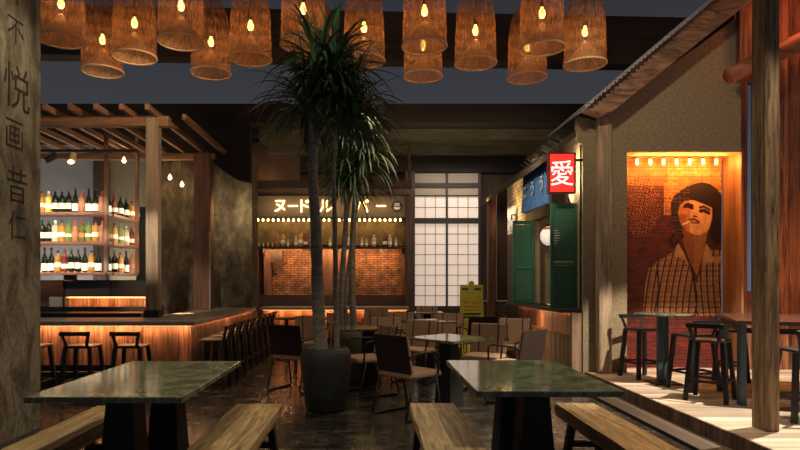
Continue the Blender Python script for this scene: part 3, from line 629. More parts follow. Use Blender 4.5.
# ================================================================== STALL (right) : side wall, mural wall
Y0 = 8.0; XW = 2.84
ws = MB()
ws.box(XW, XW+.12, 8.05, 8.25, 0, 3.55)                         # jamb beside the near shutter
ws.box(XW, XW+.12, 10.45, 11.0, 0, 3.4)
ws.box(XW, XW+.12, 8.25, 10.45, 2.42, 3.4)
ws.box(XW, XW+.12, 8.25, 10.45, 0, .93)
struct(ws.build('wall_stall_side', M['stucco']))
struct(MB().box(XW, XW+.12, 11.0, 12.4, 2.32, 3.3).build('wall_stall_tiles', M['whitebrick']))
struct(MB().box(XW, XW+.12, 11.0, 12.4, 0, 2.32).build('wall_stall_lower', M['soffit']))
struct(MB().box(4.3, 4.4, 8.5, 11.4, 0, 3.6).build('wall_stall_inside', M['stucco']))
struct(MB().box(XW+.12, 4.4, 10.9, 11.0, 0, 3.6).build('wall_stall_far', M['stucco']))
struct(MB().box(XW+.12, 4.3, 8.5, 10.9, 3.3, 3.38).build('trim_stall_ceiling', M['soffit']))
fz = lambda x: PZ(96, 7.7) + (x-PX(600, 7.7))*(96/113)            # rake line (X,Z slope)
# front gable wall with niche
top = lambda x: PZ(108, Y0) + (x-PX(612, Y0))*(96/133)
XN0, XN1, ZN = PX(627, Y0), PX(741, Y0), PZ(152, Y0)
fw = MB()
fw.prism([(XW, 0), (XN0, 0), (XN0, top(XN0)), (3.0, top(3.0)), (XW-.07, 3.56), (XW-.07, 3.2), (XW, 3.2)], Y0, Y0+.12)
fw.prism([(XN0, ZN), (XN1, ZN), (XN1, top(XN1)), (XN0, top(XN0))], Y0, Y0+.12)
struct(fw.build('wall_gable', M['stucco']))
YM = 8.4
rv = MB(); rv.box(XN1-.001, XN1+.03, Y0-.01, YM+.02, .15, ZN+.05); struct(rv.build('trim_niche_side', M['orangewood']))
struct(MB().box(XN0-.08, XN1, Y0+.12, YM+.05, ZN, ZN+.05).build('trim_niche_top', M['goldwall']))
struct(MB().box(XN0-.08, XN0, Y0+.12, YM+.05, .15, ZN).build('trim_niche_left', M['stucco']))
# mural painted on boards: grid with a colour per point
def in_poly(x, y, poly):
    c = False; j = len(poly)-1
    for i in range(len(poly)):
        xi, yi = poly[i]; xj, yj = poly[j]
        if (yi > y) != (yj > y) and x < (xj-xi)*(y-yi)/(yj-yi)+xi: c = not c
        j = i
    return c
def near_line(x, y, pts, w):
    for (ax, ay), (bx, by) in zip(pts, pts[1:]):
        dx, dy = bx-ax, by-ay; t = max(0, min(1, ((x-ax)*dx+(y-ay)*dy)/(dx*dx+dy*dy)))
        if (x-ax-t*dx)**2+(y-ay-t*dy)**2 < w*w: return True
    return False
HAIR = [(671, 212), (671, 203), (674, 196), (680, 191), (686, 187), (694, 184), (702, 182), (710, 184), (717, 189), (722, 196), (722, 242), (716, 246), (711, 238), (709, 232), (712, 214), (712, 208), (703, 204), (692, 200), (684, 201), (680, 206), (679, 218), (682, 229), (684, 238), (678, 236), (673, 226)]
FACE = [(680, 205), (685, 201), (693, 200), (704, 204), (712, 208), (712, 218), (710, 227), (706, 232), (700, 235), (692, 234), (685, 230), (680, 222), (678, 213)]
NECK = [(681, 228), (684, 246), (690, 262), (697, 276), (702, 258), (706, 240), (708, 230), (700, 235), (690, 233)]
SHIRT = [(678, 244), (673, 252), (660, 260), (649, 268), (645, 285), (643, 316), (722, 316), (722, 250), (712, 250), (706, 244), (702, 262), (697, 284), (691, 270), (684, 254)]
COLL = [(678, 243), (684, 253), (692, 272), (688, 262), (681, 258), (674, 256)]; COLR = [(706, 243), (714, 258), (722, 255), (720, 262), (708, 262), (703, 270), (703, 256)]
def mural_col(x, y, rnd):
    row = math.floor(y/3.1); off = 4.5*(row % 2); bx = (x+off) % 9
    mort = (y % 3.1 < .45) or (bx < .5)
    br = random.Random(row*131+math.floor((x+off)/9)*17).random()
    n_ = .5+.5*math.sin(x*.21+math.sin(y*.13)*2.2)*math.cos(y*.09+x*.05)
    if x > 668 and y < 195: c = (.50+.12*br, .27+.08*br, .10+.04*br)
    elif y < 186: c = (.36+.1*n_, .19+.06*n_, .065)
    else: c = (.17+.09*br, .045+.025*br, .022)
    if 664 < x < 674 and 183 < y < 215 and rnd > .3: c = (.62, .36, .13)
    blob = (x-640)**2/20**2+(y-206)**2/30**2+.25*math.sin(x*.9)*math.sin(y*.6) < 1
    if blob and math.sin(x*1.9+y*.7)*math.sin(y*1.7-x*.6)+.5*(rnd-.5) > .5: c = (.62, .33, .15)
    if blob and math.sin(x*1.1-y*.9)*math.sin(y*1.3+x*.8) > .5: c = (.08, .02, .015)
    if mort: c = (c[0]*.5, c[1]*.42, c[2]*.4)
    face = in_poly(x, y, FACE)
    if in_poly(x, y, SHIRT):
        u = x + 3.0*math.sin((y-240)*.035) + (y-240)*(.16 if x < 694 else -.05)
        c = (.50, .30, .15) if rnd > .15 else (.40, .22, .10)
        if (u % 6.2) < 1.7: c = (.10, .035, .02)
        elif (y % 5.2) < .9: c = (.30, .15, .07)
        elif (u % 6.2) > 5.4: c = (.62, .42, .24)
        if near_line(x, y, [(657, 264), (659, 290), (654, 315)], 1.0): c = (.09, .03, .02)
    if in_poly(x, y, NECK): c = (.40, .18, .07) if x < 694 else (.50, .25, .10)
    if near_line(x, y, [(683, 246), (692, 272), (697, 296), (695, 316)], .9): c = (.07, .025, .015)
    if in_poly(x, y, COLL) or in_poly(x, y, COLR): c = (.60, .38, .19)
    if in_poly(x, y, HAIR):
        c = (.050, .016, .012) if not (mort and x < 690 and rnd > .5) else (.36, .17, .10)
    if near_line(x, y, [(674, 234), (670, 240), (674, 246), (678, 241)], 1.6): c = (.05, .015, .012)
    if face:
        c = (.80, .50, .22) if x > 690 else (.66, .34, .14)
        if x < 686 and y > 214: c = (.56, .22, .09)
        if near_line(x, y, [(685, 205), (688, 203.6), (693, 205.5)], 1.1) or near_line(x, y, [(700, 207.5), (704, 206.5), (710, 210)], 1.1): c = (.09, .03, .02)
        if near_line(x, y, [(684.5, 206.5), (688, 206), (692, 208)], 1.7) or near_line(x, y, [(700.5, 211), (704, 210.5), (709, 213)], 1.8): c = (.07, .02, .015)
        if near_line(x, y, [(693.5, 216), (697, 216.8)], .9): c = (.14, .05, .03)
        if near_line(x, y, [(697.5, 208), (698.5, 214)], .6): c = (.84, .55, .26)
        if near_line(x, y, [(690, 220), (694, 219), (699, 222.2)], 1.1): c = (.34, .07, .05)
        if near_line(x, y, [(691, 222), (695, 223), (698, 223.3)], .9): c = (.48, .12, .08)
    if near_line(x, y, [(682.5, 224.5), (690, 221.2)], .65): c = (.90, .74, .50)
    if y > 318: c = (.20+.1*br, .055, .025) if not mort else (.05, .015, .01)
    return tuple(min(1, (q*1.08)**1.6) for q in c)
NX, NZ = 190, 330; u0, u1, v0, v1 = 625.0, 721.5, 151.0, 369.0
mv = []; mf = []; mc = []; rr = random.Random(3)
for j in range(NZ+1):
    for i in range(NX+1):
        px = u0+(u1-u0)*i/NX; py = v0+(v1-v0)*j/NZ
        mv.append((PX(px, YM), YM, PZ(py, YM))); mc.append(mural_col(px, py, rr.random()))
for j in range(NZ):
    for i in range(NX):
        a = j*(NX+1)+i; mf.append((a, a+NX+1, a+NX+2, a+1))
nfront = len(mv)
# back plate gives the mural its board thickness
xa, xb, za, zb = PX(u0, YM), PX(u1, YM), PZ(v1, YM), PZ(v0, YM)
mv += [(xa, YM+.04, za), (xb, YM+.04, za), (xb, YM+.04, zb), (xa, YM+.04, zb)]; mc += [(.1, .05, .03)]*4
mf.append((nfront, nfront+3, nfront+2, nfront+1))
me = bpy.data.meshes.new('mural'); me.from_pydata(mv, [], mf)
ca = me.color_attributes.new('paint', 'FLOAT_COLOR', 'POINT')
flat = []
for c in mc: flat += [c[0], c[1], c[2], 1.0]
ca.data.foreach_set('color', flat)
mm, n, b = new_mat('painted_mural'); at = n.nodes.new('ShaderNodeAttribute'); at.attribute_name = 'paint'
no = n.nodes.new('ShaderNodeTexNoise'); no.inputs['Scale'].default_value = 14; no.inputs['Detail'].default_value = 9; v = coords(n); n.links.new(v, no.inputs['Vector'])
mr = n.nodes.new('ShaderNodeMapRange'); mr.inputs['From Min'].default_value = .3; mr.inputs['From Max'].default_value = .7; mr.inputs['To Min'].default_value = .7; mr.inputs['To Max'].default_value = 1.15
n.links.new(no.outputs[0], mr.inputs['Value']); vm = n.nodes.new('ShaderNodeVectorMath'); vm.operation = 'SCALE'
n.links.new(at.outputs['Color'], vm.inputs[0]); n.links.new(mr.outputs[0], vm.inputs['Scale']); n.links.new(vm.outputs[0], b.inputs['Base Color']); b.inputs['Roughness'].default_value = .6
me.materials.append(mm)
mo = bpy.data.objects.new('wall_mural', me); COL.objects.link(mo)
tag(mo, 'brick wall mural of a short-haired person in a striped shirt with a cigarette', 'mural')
# lamp batten
ml = empty('mural_lights', 'row of seven warm tube bulbs along the top of the mural niche', 'string lights', (0, 0, 0))
yb = 8.28
MB().box(XN0+.02, XN1-.06, yb-.015, yb+.015, PZ(157, yb), PZ(155.5, yb)).build('batten', M['black'], ml)
for i in range(7):
    px = 637+13.2*i; x = PX(px, yb)
    MB().tube([(x, yb, PZ(157, yb)), (x, yb, PZ(158.5, yb))], .018, 10).build('socket', M['black'], ml)
    MB().tube([(x, yb, PZ(158.5, yb)), (x, yb, PZ(159.5, yb)), (x, yb, PZ(164, yb)), (x, yb, PZ(165, yb))], [.012, .02, .02, .008], 10).build('bulb', M['led_gold'], ml, smooth=True)
    lamp('POINT', (x, yb-.08, PZ(163, yb)), 9.5, (1, .37, .08), size=.03)
# wooden corner post, barge board, roof sheet
tag(MB().box(PX(598, 7.9), PX(611, 7.9), 7.86, 7.999, .15, 3.52).build('corner_post', M['deckpost_side'], bevel=.01), 'weathered timber post with a burnt patch against the stucco corner', 'post')
bz = lambda px: 96-(px-600)*96/113.0
pts = [(584, 110), (586, 104), (600, bz(600)+1), (760, bz(760)+1), (760, bz(760)+33), (612, 112), (600, 116)]
tag(MB().prism([(PX(a, 7.7), PZ(b_, 7.7)) for a, b_ in pts], 7.62, 7.84).build('barge_board', M['barge'], bevel=.01), 'thick rough timber rafter climbing along the stucco gable', 'rafter')
rs = MB(); N = 230; xa, za = PX(583, 7.6), PZ(bz(583)-1.0, 7.6); xb, zb = PX(770, 7.6), PZ(bz(770)-1.0, 7.6)
L = math.hypot(xb-xa, zb-za); nx, nz = -(zb-za)/L, (xb-xa)/L; tp = []; bt_ = []
for i in range(N+1):
    t = i/N; w_ = .017*math.sin(2*PI*t*L/.066); x = xa+(xb-xa)*t; z = za+(zb-za)*t
    tp.append((x+nx*(w_+.012), z+nz*(w_+.012))); bt_.append((x+nx*w_, z+nz*w_))
vs = [(x, y, z) for y in (7.5, 9.05) for x, z in tp+bt_]; K = 2*(N+1); fs = []
for i in range(N):
    fs += [(i, i+1, K+i+1, K+i), (N+1+i, K+N+1+i, K+N+2+i, N+2+i), (i, N+1+i, N+2+i, i+1), (K+i, K+i+1, K+N+2+i, K+N+1+i)]
rs.add(vs, fs); tag(rs.build('corrugated_roof', M['sheet'], smooth=False), 'corrugated metal roof edge above the stucco gable', 'roof')

# awning eave over the stall side
av = MB().add([(2.30, 8.08, 2.93), (2.30, 12.4, 2.93), (2.835, 12.4, 3.36), (2.835, 8.08, 3.36), (2.30, 8.08, 3.01), (2.30, 12.4, 3.01), (2.835, 12.4, 3.44), (2.835, 8.08, 3.44)],
    [(0, 1, 2, 3), (4, 7, 6, 5), (0, 4, 5, 1), (1, 5, 6, 2), (2, 6, 7, 3), (3, 7, 4, 0)])
aw = tag(av.build('stall_awning', M['awningwood']), 'sloping dark awning running back along the stall wall over blue cloths', 'awning')
tf = MB(); r2 = random.Random(5)
for i in range(46):
    y = 8.12+r2.random()*.9; t = r2.random(); x = 2.36+t*.36; z = 3.02+t*.30
    d = Vector((-.10-.06*r2.random(), -.05+.1*r2.random(), .05+.06*r2.random()))
    tf.bar((x, y, z), Vector((x, y, z))+d, .012, .006, w1=.003, h1=.003)
tf.build('straw_tuft', M['thatch'], aw)
MB().box(2.60, 2.66, 10.3, 10.6, 2.99, 3.02).build('eave_lamp', M['led_gold'], aw) if False else None
lamp('SPOT', (1.0, 6.4, 3.5), 240, (1, .87, .68), (2.6, 8.9, 2.35), .05, angle=30, blend=.9)
lamp('AREA', (2.45, 11.6, 2.70), 9, (1, .62, .2), (2.7, 11.2, 3.2), .25, .8)

# ledge, plank front, rails
lc = empty('stall_counter', 'plank-clad serving counter with a dark lit ledge below the green shutters', 'serving counter', (0, 0, 0))
MB().box(2.56, 2.96, 8.06, 11.35, .935, .985).build('ledge', M['black'], lc, bevel=.004)
MB().box(2.79, 2.838, 8.1, 11.3, .62, .933).build('upper_planks', M['barwood_y'], lc)
MB().box(2.73, 2.838, 8.1, 11.3, .0, .58).build('lower_planks', M['stall_wood'], lc)
MB().box(2.71, 2.838, 8.1, 11.3, .58, .62).build('rail', M['rear_post'], lc)
MB().box(2.70, 2.85, 8.02, 8.1, .0, .933).build('end_post', M['stall_wood'], lc)
MB().box(2.765, 2.785, 8.15, 11.3, .928, .934).build('light_strip', M['led'], lc)
lamp('AREA', (2.70, 9.7, .925), 20, (1, .58, .28), (2.84, 9.7, .55), .03, 3.0)

# shutters
def shutter(Y, label, z0, z1, x0, x1):
    o = empty('window_shutter', label, 'shutter', (x0, Y, z0), 0, 'green louvred shutters'); w = x1-x0; h = z1-z0; b_ = .045
    m = MB(); m.box(0, b_, -.02, .02, 0, h); m.box(w-b_, w, -.02, .02, 0, h); m.box(b_, w-b_, -.02, .02, 0, .06); m.box(b_, w-b_, -.02, .02, h-.06, h); m.box(b_, w-b_, -.02, .02, h*.42-.02, h*.42+.02)
    m.build('frame', M['green'], o, bevel=.003)
    s_ = MB(); nz_ = int(h/.035)
    for k in range(2, nz_-1):
        z = k*.035
        if abs(z-h*.42) < .03: continue
        s_.add([(b_, -.012, z-.014), (w-b_, -.012, z-.014), (w-b_, .010, z+.018), (b_, .010, z+.018), (b_, -.006, z-.016), (w-b_, -.006, z-.016), (w-b_, .016, z+.016), (b_, .016, z+.016)],
               [(0, 1, 2, 3), (4, 7, 6, 5), (0, 4, 5, 1), (1, 5, 6, 2), (2, 6, 7, 3), (3, 7, 4, 0)])
    s_.build('louvres', M['greenpanel'], o); return o
shutter(8.24, 'green louvred shutter standing open below the red sign, the nearer one', .99, 2.43, 2.475, 2.845)
shutter(10.4, 'green louvred shutter standing open at the far side of the stall window', .99, 2.41, 2.475, 2.845)
# lantern inside
x, y, z = P(550, 236, 9.4); ln = empty('paper_lantern', 'round white and red paper lantern hanging inside the stall window', 'lantern', (x, y, z-.17))
MB().lathe([(.05, .02), (.11, .06), (.145, .12), (.15, .17), (.145, .22), (.11, .28), (.05, .32)], 20, cap=False).build('shade', M['lantern'], ln, smooth=True)
MB().lathe([(.120, .265), (.112, .283), (.09, .30)], 20, cap=False).build('red_band', M['lantern_red'], ln, smooth=True)
m = MB().lathe([(.055, -.01), (.055, .02)], 16); m.lathe([(.055, .32), (.055, .35)], 16); m.build('end_rings', M['black'], ln)
MB().tube([(0, 0, .35), (0, 0, 3.295-z+.17)], .008, 6).build('cord', M['black'], ln)
# red sign
rsn = empty('red_sign', 'red lightbox sign with a white kanji beside the stucco column', 'sign', (PX(548, 8.0), 7.965, PZ(193.5, 8.0)))
w_, h_ = 27*8.0/600, 40.5*8.0/600
m = MB(); t = .018; m.box(0, w_, 0, .1, 0, t); m.box(0, w_, 0, .1, h_-t, h_); m.box(0, t, 0, .1, t, h_-t); m.box(w_-t, w_, 0, .1, t, h_-t); m.build('frame', plain('dark_red_frame', (.10, .012, .010), .5), rsn)
MB().box(t, w_-t, .012, .088, t, h_-t).build('lit_face', M['red'], rsn)
text('kanji', '愛', .36, (w_/2, .010, h_/2), (PI/2, 0, 0), M['white_glow'], rsn, .002, .0, .93)
m = MB(); m.box(w_, 2.85-PX(548, 8.0), .04, .07, h_*.8, h_*.8+.03); m.build('bracket', M['black'], rsn)
lamp('AREA', (2.72, 8.2, 2.85), 5, (1, .74, .45), (2.84, 8.16, 2.85), .06, .55)
lamp('AREA', (2.74, 8.5, 2.7), 4, (1, .74, .42), (2.84, 8.45, 2.75), .2, .5)
# noren cloths
nr = empty('noren_rod', 'thin rod carrying the blue cloths under the awning', 'rod', (2.45, 8.18, 3.02))
MB().tube([(0, 0, 0), (0, 1.45, 0)], .012, 8).build('rod', M['black'], nr, smooth=True)
for i, (ch, wd) in enumerate((('う', 'nearest to the red sign'), ('う', 'in the middle of the three'), ('に', 'farthest from the red sign'))):
    y0 = 8.22+.46*i; m = MB(); n1 = 14; cols = []
    for k in range(n1+1):
        cols.append((2.45+.02*math.sin(k*1.3+i), y0+.44*k/n1))
    vs = []; fs = []
    for zi in range(6):
        z = 3.01-(3.01-2.44)*zi/5
        for s_ in (-.003, .003):
            for (x, y) in cols: vs.append((x+s_+(x-2.45)*zi*.35, y, z))
    n2 = n1+1
    for zi in range(5):
        for k in range(n1):
            a = zi*2*n2+k; fs += [(a, a+1, a+2*n2+1, a+2*n2), (a+n2, a+3*n2, a+3*n2+1, a+n2+1)]
    m.add(vs, fs); o = m.build('noren_cloth', M['blue'], smooth=True); tag(o, f'blue hanging shop cloth with a white character, {wd}', 'noren curtain', 'blue cloths under the stall awning')
    text('character', ch, .24, (2.405, y0+.22, 2.74), (PI/2, 0, -PI/2), M['cloth_white'], o, .002, .006)
# sconce on white brick
x = XW-.05; sc_ = empty('wall_sconce', 'small black wall lamp with a pale globe on the white brick', 'wall lamp', (XW, 11.6, 2.55))
MB().tube([(0, 0, .1), (-.1, 0, .1), (-.1, 0, .0)], .015, 6).build('arm', M['black'], sc_)
MB().box(-.02, 0, -.05, .05, -.05, .22).build('back_plate', M['black'], sc_)
MB().lathe([(.001, -.14), (.05, -.12), (.07, -.07), (.05, -.02), (.02, 0)], 14, (-.1, 0, 0), cap=False).build('globe', M['lantern'], sc_, smooth=True)

# low brick wall and far right bits
bwl = empty('low_brick_wall', 'low grey brick wall with a pale stone cap beyond the stall', 'low wall', (0, 0, 0))
MB().box(2.26, 2.98, 12.42, 12.7, 0, .93).build('brick_body', M['greybrick'], bwl)
MB().box(2.22, 2.98, 12.40, 12.74, .93, .965).build('stone_cap', M['palecap'], bwl, bevel=.004)
tag(MB().box(PX(488, 12.1), PX(495, 12.1), 12.05, 12.2, 0, 2.99).build('red_post', M['rear_post'], bevel=.008), 'slim reddish timber post left of the far green shutter', 'post')
tag(MB().box(PX(497, 13), 3.6, 13.0, 13.1, 0, 3.4).build('timber_screen', M['darkwood_z']), 'dark brown timber screen above the low brick wall', 'screen')

# yellow A-board
ab = empty('sandwich_board', 'yellow sandwich board with printed menu in front of the paper doors', 'sandwich board', (PX(471.5, 11), 11.0, 0), math.radians(-6))
def board(yb_, yt, fl):
    return MB().add([(-.21, yb_, 0), (.21, yb_, 0), (.21, yt, 1.30), (-.21, yt, 1.30), (-.21, yb_+.02, 0), (.21, yb_+.02, 0), (.21, yt+.02, 1.30), (-.21, yt+.02, 1.30)],
        [(0, 1, 2, 3), (4, 7, 6, 5), (0, 4, 5, 1), (1, 5, 6, 2), (2, 6, 7, 3), (3, 7, 4, 0)])
bf = board(-.22, -.02, 1).build('front_board', M['yellow'], ab, bevel=.01)
board(.22, .0, 1).build('rear_board', M['yellow'], ab, bevel=.01)
MB().lathe([(.05, -.012), (.05, .012)], 16, (0, 0, 1.32), axis='Y').build('handle', M['yellow'], ab)
def onboard(z): return -.22+.2*z/1.30-.004
m = MB()
for z, a, b_ in ((1.22, -.17, -.06), (1.22, .05, .17), (.77, -.14, .16), (.71, -.15, .12)): MB().box(a, b_, onboard(z)-.002, onboard(z)+.002, z-.018, z+.018).build('printed_line', M['blackink'], bf)
pass
text('menu_title', 'ラーメン', .085, (0, onboard(.98)-.004, .98), (PI/2-.15, 0, 0), M['redink'], bf, .002, .001)
for z in (.90, .84): MB().box(-.15, .15, onboard(z)-.002, onboard(z)+.002, z-.008, z+.008).build('menu_line', M['redink'], bf)

# ================================================================== DECK
dk = MB().box(2.89, 8.5, 1.5, 8.42, 0, .15).build('deck_platform', M['deck']); struct(dk, 'raised pale plank deck on the right', 'deck')
struct(MB().box(2.865, 2.889, 1.5, 7.99, 0, .151).build('trim_deck_edge', M['riser']))
struct(MB().box(2.60, 2.864, 1.5, 7.99, 0, .03).build('trim_deck_strip', M['kerb']))
# post
dp = empty('deck_post', 'tall weathered timber post standing on the deck in the right foreground', 'post', (3.165, 4.8, .15))
MB().box(0, .115, 0, .18, 0, 4.6).build('shaft', M['deckpost'], dp, bevel=.01)
# plank wall right
rw = MB(); xs0 = XN1+.035
rw.box(xs0, PX(747.5, 8.2), 8.2, 8.35, .15, 5.5)
rw.box(PX(747.5, 8.2), PX(753.5, 8.3), 8.2, 8.35, .15, PZ(291, 8.3)); rw.box(PX(747.5, 8.2), PX(753.5, 8.3), 8.2, 8.35, PZ(84, 8.3), 5.5)
rw.box(PX(753.5, 8.3), 9, 8.2, 8.35, .15, 5.5)
struct(rw.build('wall_right', M['redwood']))
lo = MB().tube([P(729, 76, 7.55), P(760, 61, 7.6), P(800, 42, 7.65), P(880, 5, 7.7)], [.10, .11, .12, .13], 12)
tag(lo.build('red_log', M['log'], smooth=True), 'red-lit rough log crossing behind the deck post', 'log')
tag(MB().box(PX(740, 7.9), PX(752, 7.9), 7.9, 7.99, 4.0, 5.4).build('gable_post', M['redwood']), 'dark red timber upright at the top right of the gable', 'post')

# high tables
ht = empty('high_table', 'small black round-topped high table in front of the mural', 'high table', (PX(663, 7.1), 7.1, .15))
MB().lathe([(.001, .805), (.31, .805), (.315, .815), (.315, .825), (.31, .83), (.001, .83)], 32, cap=False).build('tabletop', M['marble'], ht, smooth=False)
for sx, sy in ((-.055, -.03), (.05, .04)): MB().box(sx-.025, sx+.025, sy-.025, sy+.025, .02, .805).build('leg', M['bluemetal'], ht)
MB().box(-.16, .16, -.16, .16, 0, .02).build('base_plate', M['black'], ht, bevel=.004)
h2 = empty('high_table', 'long reddish wooden high table behind the deck post at the right', 'high table', (4.35, 6.3, .15), 0)
cA, cB, cC, cD = (3.52, 5.78), (4.2, 7.25), (5.15, 6.75), (4.45, 5.35)
off = Vector((4.35, 6.3, 0))
vs = [(x-off.x, y-off.y, z) for z in (.79, .83) for x, y in (cA, cD, cC, cB)]
MB().add(vs, [(3, 2, 1, 0), (4, 5, 6, 7), (0, 1, 5, 4), (1, 2, 6, 5), (2, 3, 7, 6), (3, 0, 4, 7)]).build('tabletop', M['deskwood'], h2, bevel=.004)
for x, y in (cA, cB, cC, cD):
    d = (Vector((x, y, 0))-off)*.88; MB().box(d.x-.03, d.x+.03, d.y-.03, d.y+.03, 0, .79).build('leg', M['bluemetal'], h2)
mrl = MB(); q = [(Vector((x, y, 0))-off)*.88 for x, y in (cA, cB, cC, cD)]
for a, b_ in ((0, 1), (1, 2), (2, 3), (3, 0)): mrl.bar(q[a]+Vector((0, 0, .73)), q[b_]+Vector((0, 0, .73)), .025, .05)
mrl.build('apron', M['black'], h2)
G = 'black stools on the deck'
for x, y, rz, lab in ((3.42, 7.55, -2.9, 'black bar stool behind the small round high table, nearest the stucco wall'),
                      (3.62, 6.72, .25, 'black bar stool standing between the small and the long high table'),
                      (3.47, 6.12, -.75, 'black bar stool tucked at the left end of the long high table'),
                      (4.42, 7.35, 2.6, 'black bar stool at the far side of the long high table'),
                      (3.80, 5.25, -.1, 'black bar stool right of the deck post at the right frame edge')):
    copy_tree(st0, (x, y, .15), rz, lab, G)

# ================================================================== MARBLE TABLES, BENCHES
def marble_table(loc, x, y0, y1, w, label, peds):
    o = empty('dining_table', label, 'table', (x, (y0+y1)/2, 0), 0)
    L_ = (y1-y0)/2
    MB().box(-w/2, w/2, -L_, L_, .715, .75).build('tabletop', M['marble'], o, bevel=.006)
    for py in peds:
        d = py-(y0+y1)/2
        vs = [(-.12, d-.14, 0), (.12, d-.14, 0), (.12, d+.14, 0), (-.12, d+.14, 0), (-.075, d-.08, .715), (.075, d-.08, .715), (.075, d+.08, .715), (-.075, d+.08, .715)]
        MB().add(vs, [(3, 2, 1, 0), (4, 5, 6, 7), (0, 1, 5, 4), (1, 2, 6, 5), (2, 3, 7, 6), (3, 0, 4, 7)]).build('pedestal', M['pedestal'], o, bevel=.006)
    return o
marble_table(None, -1.395, 3.13, 4.56, .83, 'long green marble dining table in the left foreground', (3.42, 4.15))
marble_table(None, .995, 3.30, 4.61, .82, 'long green marble dining table in the right foreground', (3.66, 4.25))
def bench(x0, x1, y0, y1, label, seed, thick=.07):
    rr = random.Random(seed); cx = (x0+x1)/2; o = empty('wooden_bench', label, 'bench', (cx, (y0+y1)/2, 0), 0, 'oak benches beside the marble tables')
    L_ = (y1-y0)/2; w = (x1-x0)/2; m = MB(); n_ = 22; ring = []
    for k in range(n_+1):
        t = -L_+2*L_*k/n_; a = w+.003*math.sin(k*.7+seed)+rr.uniform(-.0015, .0015); b_ = w+.003*math.cos(k*.6+seed)+rr.uniform(-.0015, .0015)
        ring.append([(-a+.008, t, .45-thick), (b_-.008, t, .45-thick), (b_, t, .45-thick*.5), (b_-.006, t, .45), (-a+.006, t, .45), (-a, t, .45-thick*.5)])
    vs = [v for r in ring for v in r]; fs = [tuple(range(6)), tuple(reversed(range(n_*6, n_*6+6)))]
    for k in range(n_):
        for j in range(6): fs.append((k*6+j, k*6+(j+1) % 6, (k+1)*6+(j+1) % 6, (k+1)*6+j))
    m.add(vs, fs).build('seat', M['bench'], o)
    for sy in (-1, 1):
        for sx in (-1, 1):
            MB().bar((sx*(w-.02), sy*(L_-.16), 0), (sx*(w-.06), sy*(L_-.22), .45-thick), .045, .06).build('leg', M['bench_dark'], o)
        MB().box(-w+.04, w-.04, sy*(L_-.19)-.02, sy*(L_-.19)+.02, .18, .22).build('crossbar', M['bench_dark'], o)
    return o
bench(-1.99, -1.70, 2.55, 4.37, 'oak bench left of the left marble table, in front of the scraped wall', 1, .09)
bench(-.99, -.64, 2.75, 4.43, 'oak bench right of the left marble table', 2)
bench(.29, .63, 2.75, 4.46, 'oak bench left of the right marble table', 3)
bench(1.37, 1.67, 2.55, 4.46, 'oak bench right of the right marble table, beside the deck', 4, .09)

# ================================================================== SQUARE TABLES
def square_table(x, y, rz, w, label, ped=.10):
    o = empty('cafe_table', label, 'table', (x, y, 0), rz, 'stone-topped tables in the middle of the room')
    MB().box(-w/2, w/2, -w/2, w/2, .722, .75).build('tabletop', M['marble'], o, bevel=.004)
    MB().add([(sx*ped*1.15, sy*ped*1.15, 0) for sx, sy in ((-1, -1), (1, -1), (1, 1), (-1, 1))]+[(sx*ped*.72, sy*ped*.72, .722) for sx, sy in ((-1, -1), (1, -1), (1, 1), (-1, 1))],
             [(3, 2, 1, 0), (4, 5, 6, 7), (0, 1, 5, 4), (1, 2, 6, 5), (2, 3, 7, 6), (3, 0, 4, 7)]).build('pedestal', M['pedestal'], o)
    return o
square_table(.86, 6.52, math.radians(42), .68, 'square stone-topped table behind the right marble table')
square_table(-.02, 8.0, math.radians(8), .80, 'square stone-topped table behind the large dark planter')
square_table(.86, 9.35, math.radians(20), .72, 'square stone-topped table third back in the right-hand row')
square_table(1.14, 12.0, 0, .62, 'small stone-topped table just in front of the paper doors')
for x, y, lab in ((-1.46, 10.5, 'small round dark table beside the end of the stool row'), (-.98, 10.6, 'small round dark table left of the thick palm trunk')):
    o = empty('bistro_table', lab, 'table', (x, y, 0), 0, 'small round tables')
    MB().lathe([(.001, .70), (.23, .70), (.23, .72), (.001, .72)], 24, cap=False).build('tabletop', M['black'], o)
    MB().lathe([(.18, 0), (.18, .02), (.03, .03), (.03, .70)], 16).build('pedestal', M['black'], o)

